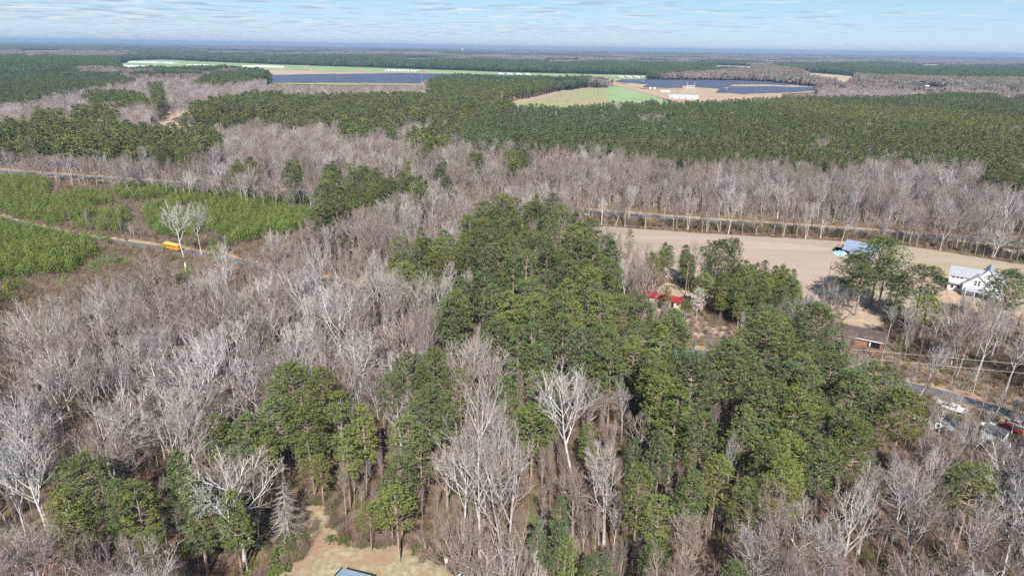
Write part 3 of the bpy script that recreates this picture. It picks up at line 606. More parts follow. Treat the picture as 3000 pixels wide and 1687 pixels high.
# ground that carries no trunks
NOTREE = [FIELD, LAWN, SAND1, SAND2, SAND4, GREEN1, SOL1, SOL2, SUBS, GREEN2, PAST, CLEAR, TANF, TANF2, TANF3, TANF4]
BUILT = [(*g(a, b), r) for a, b, r in ((2852, 853, 11), (2522, 746, 12), (2364, 905, 4.5), (2520, 1006, 10), (1945, 890, 9), (2795, 1204, 3.8), (2775, 1262, 5), (2792, 1290, 3.8), (2910, 1286, 4), (2912, 1316, 4.5), (2962, 1262, 3.6), (2985, 1250, 3.4), (1062, 1690, 6), (75, 1700, 7.5), (655, 1712, 4), (2957, 750, 5), (3000, 758, 3), (503, 731, 6.5), (2757, 820, 5))]
def free_ground(X, Y, roadgap=0.0):
    px, py = proj(X, Y, 0.0); ok = np.ones(X.shape, bool)
    for bx0, by0, br0 in BUILT: ok &= (X-bx0)**2+(Y-by0)**2 > (br0+max(roadgap, 0))**2
    for p in NOTREE: ok &= ~inpoly(px, py, p)
    for cl, w in ((ROAD_A, 9.5+roadgap*2.2), (ROAD_B, 4.6+roadgap)):
        for i in range(len(cl)-1):
            x0, y0 = cl[i]; x1, y1 = cl[i+1]; dx, dy = x1-x0, y1-y0; l2 = dx*dx+dy*dy
            t = np.clip(((X-x0)*dx+(Y-y0)*dy)/l2, 0, 1); ok &= (X-x0-t*dx)**2+(Y-y0-t*dy)**2 > w*w
    return ok
NP = np.random.RandomState(5)
def grid(sp, y0, y1, m=80):
    xs = []; ys = []
    for j, yy in enumerate(np.arange(y0, y1, sp*0.9)):
        half = 0.80*yy+m; q = np.arange(-half, half, sp)+(sp/2 if j % 2 else 0)
        xs.append(q); ys.append(np.full(q.shape, yy))
    X = np.concatenate(xs); Y = np.concatenate(ys)
    return X+NP.uniform(-.42, .42, X.shape)*sp, Y+NP.uniform(-.42, .42, X.shape)*sp
def vnoise(X, Y, s, seed=0):
    x = X/s; y = Y/s; xi = np.floor(x).astype(int); yi = np.floor(y).astype(int); fx = x-xi; fy = y-yi
    def h(a, b): return ((np.sin(a*127.1+b*311.7+seed*74.7)*43758.5453) % 1.0)
    u = fx*fx*(3-2*fx); v = fy*fy*(3-2*fy)
    return (h(xi, yi)*(1-u)+h(xi+1, yi)*u)*(1-v)+(h(xi, yi+1)*(1-u)+h(xi+1, yi+1)*u)*v

# ------------------------------------------------------------------ trees placed one by one: top pixel, height in metres, crown width in pixels
HAND = []       # dict(kind,x,y,h,s,shape,tint,label,near)
def hp(xt, yt, H, wpx, shape, tint, label, mark=None, base=None, rz=None):
    if base:
        x, y = g(*base); lo, hi = 2.0, 45.0
        for _ in range(30):
            m_ = (lo+hi)/2
            if proj(x, y, m_)[1] > yt: lo = m_
            else: hi = m_
        H = lo/0.97
    else: x, y = g(xt, yt, H*0.97)
    d = math.sqrt(x*x+y*y+(CAM_H-H*.7)**2); s = wpx/2*d/FPX/(PINES[shape]['cw']*0.95)
    HAND.append(dict(k='pine', x=x, y=y, h=H/20, s=s, shape=shape, tint=tint, label=label, mark=mark))
BR = [6.2, 4.6, 8.0, 6.5, 4.0, 6.4, 5.6]
def hb(xt, yt, base, wpx, shape, tint, label, mark=None, kind='bare', rz=None, H=None):
    if H is None:
        x, y = g(*base); dh = math.hypot(x, y)
        # height from the top pixel above that foot
        lo, hi = 2.0, 45.0
        for _ in range(30):
            m_ = (lo+hi)/2; py = proj(x, y, m_)[1]
            if py > yt: lo = m_
            else: hi = m_
        H = lo
    else: x, y = g(xt, yt, H)
    d = math.sqrt(x*x+y*y+(CAM_H-H*.6)**2); s = wpx/2*d/FPX/BR[shape]
    HAND.append(dict(k=kind, x=x, y=y, h=H/20, s=s, shape=shape, tint=tint, label=label, mark=mark, rz=rz))
# the farm and the field
hp(2578, 703, 27, 140, 6, 0, 'tallest pine, wide open crown in front of the metal barn', 'tall open pine', base=(2549, 895))
hp(2486, 752, 23, 96, 6, 0, 'slim open pine beside the tall broad pine, its foot in shade', None, base=(2483, 898))
hp(2602, 758, 20, 92, 0, 0, 'dark pine half merged with the tallest pine', None)
hp(2535, 775, 19, 84, 0, 0, 'pine filling between the slim open pine and the tallest pine', None)
hp(2640, 806, 17, 60, 5, 0, 'small pine between the tall open pine and the dense pine near the white house', None)
hp(2712, 783, 21, 112, 1, 0, 'dense rounded pine just before the white farmhouse', 'dense pine near the farmhouse')
hp(2722, 868, 15, 92, 0, 1, 'lower green pine under the dense pine near the farmhouse', None)
hp(2965, 797, 21, 100, 6, 0, 'dark pine behind the bare trees beyond the white farmhouse', None)
hp(2905, 828, 17, 52, 4, 0, 'open dark pine hiding the farmhouse corner', None)
hp(2112, 711, 23, 118, 6, 0, 'big domed pine standing at the near edge of the brown field', 'big domed pine')
hp(2150, 704, 21, 62, 3, 0, 'dark pine peeping out behind the big domed pine', None)
hp(2020, 742, 17, 48, 4, 0, 'small dark pine on the field edge near the red roof', None)
hp(2065, 800, 15, 70, 0, 1, 'yellow-green pine standing before the big domed pine', None)
hp(1845, 672, 15, 34, 4, 0, 'small thin pine alone by the corner of the brown field', None)
hp(2400, 900, 23, 150, 6, 0, 'very wide dense pine in front of the dark shingled house', 'very wide pine')
hp(2250, 930, 22, 150, 6, 0, 'dense pine with a high dome behind the roadside grove', None)
hp(2440, 1042, 19, 105, 1, 0, 'pine with flat pale underside at the power line end', None)
hp(2512, 1090, 22, 125, 0, 0, 'dark domed pine whose crown touches the paved road bend', 'pine by the road bend')
hp(2660, 1150, 20, 125, 1, 1, 'bright wide pine next to the white pickup truck', 'bright pine near the pickup')
hp(2150, 1010, 23, 175, 6, 0, 'massive many-lobed pine crown near the centre of the roadside grove', None)
hp(2035, 1050, 24, 150, 6, 2, 'massive blue-green pine at the grove end with a black gap beside it', 'massive blue-green pine')
hp(2866, 1372, 19, 110, 3, 0, 'lone dark pine among bare trees below the trailers', 'lone dark pine')
hp(2800, 1394, 16, 60, 4, 0, 'small dark pine leaning out beside the lone dark pine', None)
# the stand in the near left
hp(854, 1074, 22, 135, 6, 1, 'large bright pine crowning the near pine stand', 'large bright pine')
hp(940, 1080, 22, 112, 0, 1, 'yellow-topped pine next to the large bright pine', None)
hp(988, 1150, 22, 118, 4, 1, 'tall pine in tiers with gaps, end of the near stand', 'tiered pine')
hp(805, 1165, 21, 115, 1, 0, 'pine in the middle of the near stand over bare trunks', None)
hp(718, 1215, 19, 112, 0, 0, 'blue-dark pine on the low side of the near stand', None)
hp(628, 1212, 18, 96, 2, 1, 'short conical pine at the outer end of the near stand', 'short conical pine')
hp(905, 1270, 15, 90, 4, 1, 'lower open pine before the tiered pine', None)
hp(1010, 1285, 16, 84, 4, 1, 'low ragged pine by the track into the lawn', None)
hp(775, 1290, 14, 75, 3, 1, 'small flat pine at the foot of the near stand', None)
hp(893, 1188, 19, 110, 1, 1, 'rounded pine filling the centre of the near stand', None)
hp(762, 1232, 17, 100, 0, 0, 'dark pine over the row of bare trunks in the near stand', None)
hp(935, 1335, 12, 70, 0, 1, 'low bright pine closest to the leafless conifer', None)
hp(1885, 866, 21, 92, 0, 0, 'pine hiding one end of the long red roof', None)
hp(1975, 905, 9, 62, 0, 1, 'low green pine before the red-roofed house door', None)
hp(1956, 838, 9.5, 36, 5, 1, 'narrow olive cedar in front of the middle of the red roof', None)
hp(2010, 880, 8, 46, 0, 1, 'short light green pine by the end of the red roof', None)
# the stand in the middle
hp(1268, 1034, 22, 100, 6, 1, 'bright round pine at the top of the middle clump', 'bright round pine')
hp(1198, 1042, 21, 108, 1, 0, 'dark wide pine touching the bright round pine', None)
hp(1150, 1100, 20, 92, 3, 0, 'low flat pine at the outer end of the middle clump', None)
hp(1350, 1088, 20, 92, 4, 0, 'pine with bare limbs showing beside the middle clump', None)
hp(1255, 1142, 20, 130, 6, 0, 'broad pine on the near side of the middle clump', None)
hp(1194, 1222, 20, 126, 0, 0, 'tall dark pine behind the low trunkside pines near the lawn', None)
hp(1482, 1104, 20, 96, 0, 0, 'dark round pine above the big grey bare tree', 'dark round pine')
hp(1582, 1090, 22, 120, 4, 0, 'grey open pine with a forked pale trunk showing', 'grey open pine')
hp(1562, 1196, 18, 140, 1, 1, 'low wide green pine under the grey open pine', None)
hp(1168, 1337, 17, 106, 4, 0, 'ragged pine above the lawn edge', None)
hp(1160, 1440, 15, 128, 3, 1, 'low spreading pine right at the lawn corner', 'low spreading pine')
hp(1060, 1185, 19, 84, 5, 1, 'narrow bright pine between the tiered pine and the middle clump', None)
hp(1300, 1185, 17, 100, 0, 0, 'lower dark pine tucked under the broad pine of the middle clump', None)
hp(1140, 1390, 15, 90, 0, 0, 'dark pine in the column of pines above the lawn', None)
hp(1228, 1285, 17, 90, 4, 0, 'thin dark pine between the lawn column and the largest grey tree', None)
hp(1080, 1480, 10, 80, 3, 1, 'sprawling low pine at the edge of the sandy track', None)
# the near left corner
hp(233, 1346, 21, 140, 6, 0, 'thick dark pine near the rusty roof', 'thick dark pine')
hp(180, 1440, 18, 110, 0, 1, 'green pine in front of the thick dark pine', None)
hp(337, 1408, 18, 82, 2, 0, 'dark pine close beside the thick dark pine', None)
hp(390, 1406, 18, 104, 4, 1, 'thin see-through pine with olive needles', 'thin olive pine')
hp(517, 1326, 18, 88, 2, 0, 'upper pine of two pines in a line above the lamp pole', None)
hp(562, 1396, 20, 104, 5, 0, 'dense blue-green pine just below another dark pine', 'dense narrow pine')
hp(675, 1443, 17, 96, 2, 1, 'golden-green conical pine nearest the lamp pole', 'golden-green pine')
hp(440, 1552, 11, 80, 0, 1, 'low bushy pine at the foot of the thin olive pine', None)
hp(205, 1605, 10, 60, 0, 1, 'small low pine beside the rusty roof', None)
# the near right
hp(1878, 1364, 22, 108, 0, 1, 'yellow-green pine lit bright beside the large grey bare tree', 'bright yellow-green pine')
hp(1930, 1450, 17, 110, 4, 1, 'lower yellow-green pine under the bright yellow-green one', None)
hp(1645, 1457, 20, 76, 5, 2, 'slim blue-green pine in the dark gap', 'slim blue-green pine')
hp(1576, 1516, 15, 60, 5, 2, 'short blue-green pine left of the slim one', None)
hp(1655, 1578, 13, 96, 4, 1, 'ragged low pine at the foot of the slim blue-green pine', None)
hp(1750, 1632, 13, 92, 1, 2, 'blue-green pine crown cut by the frame edge', None)
hp(1925, 1588, 16, 104, 0, 0, 'dark dense pine just above the frame edge, under the yellow-green pines', None)
hp(2158, 1650, 15, 100, 0, 0, 'dark pine top among bare trees at the bottom edge', None)
hp(2250, 1302, 19, 92, 0, 0, 'pine with a black gap beside it, front of the roadside grove', None)
hp(1940, 1265, 17, 92, 2, 2, 'pale pointed pine in front of the massive blue-green pine', None)
hp(1860, 1285, 13, 60, 2, 2, 'small blue-green pine by the slender bare tree', None)
hp(1725, 1245, 13, 60, 2, 1, 'low green pine under the twin leaning bare trees', None)
hp(535, 800, 8, 50, 0, 0, 'small dark pine beside the broken white trunk', None)
hp(1010, 700, 9, 50, 0, 0, 'small round pine among pinkish bare trees', None)

hp(2065, 1215, 21, 110, 0, 0, 'round pine in the middle of the roadside grove, below the massive one', None)
hp(2110, 1335, 19, 104, 0, 1, 'yellow-green pine on the near edge of the roadside grove', None)
hp(2030, 1375, 18, 96, 2, 0, 'pointed dark pine beside the yellow-green pines of the grove edge', None)
hp(2195, 1405, 18, 104, 0, 1, 'bright pine just above the compact white tree', None)
hp(2300, 1350, 20, 112, 6, 1, 'broad bright pine at the low corner of the roadside grove', None)
hp(2420, 1290, 20, 112, 0, 0, 'dark pine in the lower row of the roadside grove', None)
hp(2520, 1240, 20, 108, 6, 1, 'wide sunlit pine below the pine by the road bend', None)
hp(2190, 1190, 21, 104, 2, 0, 'upright pine rising in the middle of the roadside grove', None)
hb(532, 604, (541, 761), 108, 0, 3, 'big white-limbed bare tree standing over the road by the school bus', 'big white bare tree')
hb(586, 607, (591, 748), 92, 0, 0, 'second big bare tree on the road, next to the white-limbed one', None)
hb(1385, 1160, (1406, 1632), 300, 2, 0, 'largest grey bare tree with wide low limbs near the lawn', 'largest grey bare tree')
hb(1545, 1250, (1487, 1660), 240, 3, 0, 'huge twin-stemmed bare tree behind the largest grey one', None)
hb(1745, 1302, (1770, 1600), 190, 1, 0, 'white upright bare tree left of the bright yellow-green pine', 'white upright bare tree')
hb(1808, 1456, (1796, 1632), 78, 4, 0, 'thin pale tree in front of the white upright bare tree', None)
hb(1828, 1132, (1820, 1298), 72, 4, 0, 'slender bare tree with a rounded head beside the black gap', 'slender bare tree')
hb(1722, 1114, (1676, 1256), 108, 5, 1, 'leaning bare tree with curved trunk under the grove', None)
hb(1657, 1092, (1648, 1264), 62, 1, 0, 'straight bare tree next to the curved leaning one', None)
hb(656, 868, (660, 1048), 220, 2, 1, 'great dark-limbed bare tree in the middle of the bare woods', 'great dark-limbed tree')
hb(205, 862, (203, 985), 120, 1, 0, 'white-twigged bare tree at the edge of the brown brush', 'white-twigged tree')
hb(545, 1032, (552, 1215), 165, 2, 0, 'pale wide tree with limbs low over the dark understory', 'pale wide tree')
hb(1068, 880, (1064, 1090), 120, 0, 1, 'fan-shaped bare tree left of the central pine grove', 'fan-shaped tree')
hb(1412, 985, (1398, 1085), 66, 0, 1, 'small round-headed bare tree among the pines, pale brown', None)
hb(1285, 560, (1270, 690), 130, 2, 0, 'broad white bare tree beyond the central pine grove', 'broad white tree')
hb(1655, 664, (1655, 722), 62, 0, 1, 'grey bare tree enclosed by dark pines of the central grove', None)
hb(2048, 842, (2040, 935), 52, 6, 0, 'white-blossomed tree beside the pale driveway', 'white-blossomed tree', kind='bloom')
hb(846, 1404, (846, 1575), 110, 6, 0, 'leafless conifer with drooping side branches beside the lawn', 'leafless conifer', kind='droop')
hb(1890, 880, None, 40, 1, 1, 'small bare tree by the white security light', None, H=11)
hb(2155, 1275, None, 78, 6, 0, 'white bare tree in a dark gap of the roadside grove', None, H=15)
hb(2220, 1500, (2222, 1655), 90, 0, 0, 'compact white bare tree below the roadside grove', 'compact white tree')
hb(2575, 1360, None, 95, 1, 0, 'pale bare tree just below the roadside grove corner', None, H=19)
hb(2745, 1330, None, 110, 0, 0, 'light bare tree between the trailers and the lone dark pine', None, H=18)
hb(2510, 1440, (2610, 1700), 190, 5, 1, 'long leaning bare tree at the bottom edge with straight limbs', None)
hb(2780, 1400, (2660, 1700), 200, 5, 0, 'bare tree leaning the other way beside the long leaning one', None)
hb(2840, 1450, (2800, 1720), 150, 1, 0, 'tall forked bare tree in front of the lone dark pine', None)
for i, (bx, by, tx, ty, w, sh) in enumerate(((685, 680, 700, 450, 190, 0), (960, 680, 960, 440, 110, 1), (1290, 720, 1290, 540, 60, 4), (1380, 720, 1360, 510, 100, 6), (1510, 720, 1540, 480, 90, 4), (1560, 715, 1570, 560, 60, 4), (1620, 700, 1650, 420, 110, 1), (1660, 750, 1690, 520, 90, 4),
        (1740, 720, 1780, 470, 120, 1), (1800, 740, 1830, 560, 60, 4), (1910, 730, 1950, 410, 140, 0), (1980, 740, 2010, 560, 70, 4), (2100, 780, 2150, 400, 140, 0), (2210, 780, 2290, 460, 150, 5), (2380, 790, 2400, 340, 170, 0), (2440, 790, 2440, 440, 110, 1), (2490, 790, 2550, 420, 150, 5), (1275, 600, 1330, 260, 180, 2))):
    hb(2000+tx/2.576, 420+ty/2.576, (2000+bx/2.576, 420+by/2.576), w/2.576, sh, 0 if i % 3 else 1, None, None)
    HAND[-1]['rank'] = ('roadside', i)
for (bx, by, tx, ty, w, sh, lb) in ((1540, 385, 1530, 120, 150, 6, 'pale crooked tree shading the dark shingled house'), (1680, 430, 1680, 90, 190, 1, 'straight bare tree just past the dark shingled house'), (2040, 400, 2060, 20, 170, 1, 'tall bare tree before the white farmhouse porch'),
                                   (2210, 520, 2230, 60, 170, 0, 'tall pale tree crossing the power lines'), (2330, 500, 2390, 90, 150, 4, 'slim white tree crossing the power lines'), (2540, 470, 2560, 120, 130, 0, 'bare tree above the power lines at the frame edge'), (1900, 380, 1880, 60, 110, 4, 'thin bare tree beside the dense pine near the farmhouse')):
    hb(2000+tx/2.576, 850+ty/2.576, (2000+bx/2.576, 850+by/2.576), w/2.576, sh, 0, lb)
for (bx, by, tx, ty, w, sh, lb) in ((2190, 780, 2100, 610, 150, 2, 'bare tree over the paved road throwing a branched shadow'), (2150, 740, 2220, 600, 120, 0, 'low bare tree on the verge of the curving road'), (2010, 950, 1990, 690, 130, 0, 'bare tree just over the white pickup truck'), (2360, 950, 2340, 760, 140, 6, 'pale bare tree behind the grey trailer roof'), (2480, 1080, 2500, 800, 140, 1, 'dark-stemmed bare tree beside the red car'),
                                   (1850, 1100, 1830, 930, 110, 4, 'slim bare tree beside the dark trailer'), (2110, 1150, 2100, 870, 120, 4, 'thin bare tree before the dark trailer'), (2240, 1150, 2220, 880, 130, 4, 'thin bare tree before the grey trailer')):
    hb(2000+tx/2.576, 850+ty/2.576, (2000+bx/2.576, 850+by/2.576), w/2.576, sh, 0, lb)

for (a, b, H_, w_, sh, tn, lb) in ((2715, 1255, 15, 85, 4, 1, 'thin bare tree over the dark mobile home roof'), (2838, 1240, 15, 100, 6, 1, 'bushy bare tree between the mobile home and the grey garage'), (2880, 1225, 13, 70, 4, 0, 'small pale tree above the grey garage'),
                                (2950, 1290, 16, 110, 0, 1, 'rounded bare tree just before the travel trailer'), (2860, 1300, 14, 90, 4, 2, 'brown thin tree beside the travel trailer'), (2600, 985, 9, 60, 6, 1, 'small bushy tree at the dark shingled house gable'), (2500, 975, 9, 70, 6, 2, 'low brown tree before the dark shingled house')):
    hb(a, b, None, w_, sh, tn, lb, H=H_)
for a, b, H_, w_, lb in ((2778, 1160, 10, 62, 'thin sapling crossing the white pickup cab'), (2812, 1152, 10.5, 66, 'thin sapling over the hood of the white pickup'), (2746, 1168, 9, 60, 'low bare tree before the low white trailer')):
    hb(a, b, None, w_, 6, 0, lb, H=H_)
# ------------------------------------------------------------------ the woods
def gen(kind, sp, y0, y1, zc):
    X, Y = grid(sp, y0, y1)
    px, py = proj(X, Y, zc); ok = (px > -330) & (px < 3330) & (py < 1900)
    X, Y, px, py = X[ok], Y[ok], px[ok], py[ok]
    k = cover(px, py)
    ok = np.isin(k, kind) & free_ground(X, Y, 1.5 if zc > 6 else 0.0)
    ok &= ~((Y > 600) & (cover(*proj(X, Y, 18.5)) == OPEN))
    return X[ok], Y[ok]
def lower_before_pines(X, Y, H):
    # low trees where tall ones would stand in front of the pine groves
    for _ in range(5):
        bad = np.isin(cover(*proj(X, Y, H*.93)), (PINE, GROVE)) & ~np.isin(cover(*proj(X, Y, H*.45)), (PINE, GROVE)) & (Y < 330)
        H = np.where(bad, H*.82, H)
    return H
trees = []      # (kind, x, y, h, s, shape, tint)
def add(kind, X, Y, hr, sr, shapes, tints):
    n = len(X); H = NP.uniform(*hr, n)
    if kind == 'bare': H = lower_before_pines(X, Y, H)
    S = NP.uniform(*sr, n)
    sh = NP.choice(shapes, n); nn = vnoise(X, Y, 35.0, 3)
    ti = NP.choice(tints, n)
    for i in range(n): trees.append((kind, float(X[i]), float(Y[i]), float(H[i])/20, float(S[i]), int(sh[i]), int(ti[i])))
X, Y = gen([PINE], 7.2, 60, 1450, 15.0); q = NP.rand(len(X)); w_ = (q < .035) & (Y > 165); add('bare', X[w_], Y[w_], (15, 21), (.6, .95), [1, 4, 0], [0, 3, 1]); q = (q > .035) & (vnoise(X, Y, 13.0, 21) > .05); X, Y = X[q], Y[q]; add('pine', X, Y, (16.5, 24), (.86, 1.28), [0, 1, 2, 2, 5, 4, 0, 0], [0, 0, 0, 1, 1, 2])
X, Y = gen([PLANTN], 5.6, 250, 1450, 15.0); q = NP.rand(len(X)); add('bare', X[q < .05], Y[q < .05], (14, 19), (.6, .9), [1, 4, 6], [0, 1, 2]); q = (q > .05) & (vnoise(X, Y, 11.0, 12) > .10); X, Y = X[q], Y[q]
add('pine', X, Y, (15, 21.5), (.60, 1.02), [0, 2, 0, 2, 5, 4], [0, 0, 0, 2])
for i_ in range(len(trees)-len(X), len(trees)):      # planted blocks differ a little in colour
    t_ = trees[i_]; b_ = float(vnoise(np.array([t_[1]]), np.array([t_[2]*.6]), 130.0, 31)[0])
    if b_ > .62: trees[i_] = t_[:6]+(1 if b_ > .8 else 0,)
    elif b_ < .25: trees[i_] = t_[:6]+(2,)
X, Y = gen([GROVE], 4.2, 150, 420, 9.0); add('pine', X, Y, (12.5, 16), (.62, .85), [2, 5, 2], [1, 1, 0])
X, Y = gen([BARE], 8.2, 60, 235, 12.5); keep = vnoise(X, Y, 16.0, 9) > .14; add('bare', X[keep], Y[keep], (15, 23.5), (.80, 1.45), [0, 1, 2, 3, 4, 5, 6, 1, 0, 2], [0, 0, 1, 2, 1, 1, 0, 2, 3, 3])
X, Y = gen([BARE], 7.2, 235, 1450, 12.5)
keep = vnoise(X, Y, 18.0, 9) > .12; X, Y = X[keep], Y[keep]
add('bare', X, Y, (10.5, 20.5), (.62, 1.2), [0, 1, 2, 3, 4, 5, 6, 1, 4, 0, 2], [0, 1, 1, 2, 1, 1, 0, 2, 2, 3])
# understory trees: thinner and lower
hx = np.array([t['x'] for t in HAND]); hy = np.array([t['y'] for t in HAND])
T = [t for t in trees if ((hx-t[1])**2+(hy-t[2])**2).min() > (4.3**2 if t[0] == 'pine' else 3.6**2)]
# crowns placed by hand stay in view: no other tree right before them
HB = [(*proj(t['x'], t['y'], t['h']*20*.78), t['s']*(5.0 if t['k'] == 'pine' else 3.4), math.hypot(t['x'], t['y']), t['k'], t['h']*20) for t in HAND]
def clear_of_hand(t):
    d = math.hypot(t[1], t[2])
    cx_, cy_ = proj(t[1], t[2], t[3]*20*.72)
    for hx0, hy0, hr, hd, hk, hh in HB:
        if d < hd:
            sc = FPX/math.hypot(hd, CAM_H-15); r = hr*sc
            if abs(cx_-hx0) < r*.95+2.2*FPX/d*.6 and -r*1.1 < cy_-hy0 < r*1.5: return False
    return True
T = [t for t in T if t[1]**2+t[2]**2 > 330**2 or clear_of_hand(t)]
T.sort(key=lambda t: t[1]**2+t[2]**2)
def seen(t):
    z = 15 if t[0] == 'pine' else 12
    a, b = proj(t[1], t[2], t[3]*20*.97); c, d = proj(t[1], t[2], t[3]*20*.55)
    return -40 < a < 3040 and b < 1680
near_p = [t for t in T if t[0] == 'pine' and seen(t)]; near_b = [t for t in T if t[0] == 'bare' and seen(t)]
nHp = sum(1 for t in HAND if t['k'] == 'pine'); nHb = len(HAND)-nHp
near_p = near_p[:296-nHp]; near_b = near_b[:296-nHb]
picked = set(id(t) for t in near_p)|set(id(t) for t in near_b)
rest = [t for t in T if id(t) not in picked]

Rz = random.Random(77)
def place(kind, x, y, h, s, shape, tint, rz=None):
    if kind == 'pine': nm = 'pine_tree'; ms = zip(('trunk', 'crown'), pine_me[shape, tint])
    else: nm = 'bare_tree'; ms = zip(('trunk', 'limbs', 'twigs'), bare_me[shape, tint])
    e = empty(nm, (x, y, 0), Rz.uniform(0, 6.283) if rz is None else rz); e.scale = (s, s, h)
    for n_, m_ in ms: link(n_, m_, e)
    return e
bloom_me = {}
MARKS = []
for t in HAND:
    if t['k'] == 'droop':
        R = random.Random(5); tr, crn = MB(), MB(); tr.tube([(0, 0, -.2), (0, 0, 10), (0, 0, 19.5)], [.24, .13, .03], 6)
        for k in range(64):
            z = 2.2+16.8*k/64; L = 5.2*(1-(z-2)/18.5)**.8+.4; a = k*2.4
            q = [(math.cos(a)*L*f, math.sin(a)*L*f, z+L*(.10*f-.38*f*f)) for f in (0, .33, .66, 1)]
            crn.tube(q, [.085, .065, .05, .025], 3, False)
            for j in range(9):
                f = .25+.08*j; c = (math.cos(a)*L*f, math.sin(a)*L*f, z+L*(.10*f-.38*f*f)); b = a+(.9 if j % 2 else -.9); crn.spike(c, (math.cos(b)*L*.3, math.sin(b)*L*.3, -.2*L*.3), .035)
        e = empty('bare_tree', (t['x'], t['y'], 0)); e.scale = (t['s']*1.1, t['s']*1.1, t['h']); tr.build('trunk', M_bark[0], e); crn.build('branches', M_twig[3], e)
    elif t['k'] == 'bloom':
        e = place('bare', t['x'], t['y'], t['h'], t['s'], 6, 0)
        R = random.Random(8); fl = MB()
        for k in range(330):
            a = R.uniform(0, 6.28); u = R.uniform(-.9, 1); q = math.sqrt(1-u*u)*R.uniform(.55, 1)
            puff(fl, (math.cos(a)*q*5.2, math.sin(a)*q*5.2, 12.5+u*7.0), .55, 4, R, .12, .9)
        fl.build('blossom', M_bloom, e)
    else: e = place(t['k'], t['x'], t['y'], t['h'], t['s'], t['shape'], t['tint'], t.get('rz'))
    if t['k'] == 'pine': tag(e, t['label'], 'pine tree', 'pine trees of the near woods')
    else: tag(e, t['label'], 'tree', 'bare trees of the near woods')
    t['o'] = e
    if t.get('mark'): MARKS.append((t['mark'], t['x'], t['y']))
ORD = ['first', 'second', 'third', 'fourth', 'fifth', 'sixth', 'seventh', 'eighth', 'ninth', 'tenth', 'eleventh', 'twelfth', 'thirteenth', 'fourteenth', 'fifteenth', 'sixteenth', 'seventeenth', 'eighteenth', 'nineteenth', 'twentieth']
def ordw(n): return ORD[n] if n < 20 else 'outermost'
road_trees = sorted([t for t in HAND if t.get('rank')], key=lambda t: t['x'])
for i, t in enumerate(road_trees): t['o']['label'] = 'slim pale tree, %s of the row between highway and brown field, counted from the bend' % ordw(i)
indiv = [(t, place(*t)) for t in near_p+near_b]

# young pines, singly where they show largest
X, Y = gen([YOUNG], 2.45, 150, 520, 3.0)
keep = vnoise(X, Y, 11.0, 4)*.7+vnoise(X, Y, 30.0, 14)*.45+NP.uniform(-.13, .13, X.shape) > .38; X, Y = X[keep], Y[keep]
extra = []
for (x0, y0) in Zm(0, 420, 2.576, (160, 960), (540, 940), (760, 870), (820, 890), (865, 860), (945, 880), (700, 930), (70, 1020), (60, 1060), (160, 1060), (40, 1120), (60, 1150), (480, 1040), (820, 1040), (1230, 790), (1600, 800), (1640, 800), (1220, 990), (1400, 980), (1440, 960), (740, 690), (790, 700), (820, 720)):
    extra.append(g(x0, y0, 3.0))
X = np.concatenate([X, [e[0] for e in extra]]); Y = np.concatenate([Y, [e[1] for e in extra]])
o = np.argsort(X**2+Y**2); X, Y = X[o], Y[o]
px, py = proj(X, Y, 4.0); vis = (px > -20) & (px < 3020)
ids = np.where(vis)[0][:270]; young_rest = np.ones(len(X), bool); young_rest[ids] = False
young_objs = []
for i in ids:
    e = empty('young_pine', (float(X[i]), float(Y[i]), 0), Rz.uniform(0, 6.28)); s = Rz.uniform(.8, 1.35); e.scale = (s*1.15, s*1.15, s*Rz.uniform(.95, 1.2)); a, b = young_me[Rz.randrange(4)]
    link('stem', a, e); link('crown', b, e); tag(e, None, 'young pine', 'young pines beside the back road'); young_objs.append((e, float(X[i]), float(Y[i])))
n = int(young_rest.sum())
scatter('young_pine_thicket', dict(x=X[young_rest], y=Y[young_rest], i=NP.randint(0, 4, n), r=NP.uniform(0, 6.28, n), s=NP.uniform(.8, 1.5, n), h=NP.uniform(.7, 1.4, n)), young_join, 'bright green thicket of young pines between the two roads', 'young pines')

# the rest of the woods, beyond what can be told apart
def split(kind):
    q = [t for t in rest if t[0] == kind]
    x = np.array([t[1] for t in q]); y = np.array([t[2] for t in q]); h = np.array([t[3] for t in q]); s = np.array([t[4] for t in q]); sh = np.array([t[5] for t in q]); ti = np.array([t[6] for t in q])
    return x, y, h, s, sh, ti
x, y, h, s, sh, ti = split('pine'); d = np.hypot(x, y)
protos = [pine_join[i, j] for i in range(7) for j in range(3)]+[pine_lo[i, j] for i in range(5) for j in range(3)]
idx = np.where(d < 520, sh*3+ti, 21+(sh % 5)*3+ti)
scatter('pine_forest', dict(x=x, y=y, i=idx, r=NP.uniform(0, 6.28, len(x)), s=s, h=h), protos, 'deep green pine forest and plantation stretching away behind the bare woods', 'pine forest')
x, y, h, s, sh, ti = split('bare'); d = np.hypot(x, y)
protos = [bare_join[i, j] for i in range(7) for j in range(4)]+[bare_lo[i, j] for i in range(4) for j in range(4)]
idx = np.where(d < 520, sh*4+ti, 28+(sh % 4)*4+ti)
scatter('bare_forest', dict(x=x, y=y, i=idx, r=NP.uniform(0, 6.28, len(x)), s=s, h=h), protos, 'grey-brown leafless forest belts stretching to the farmland', 'bare forest')
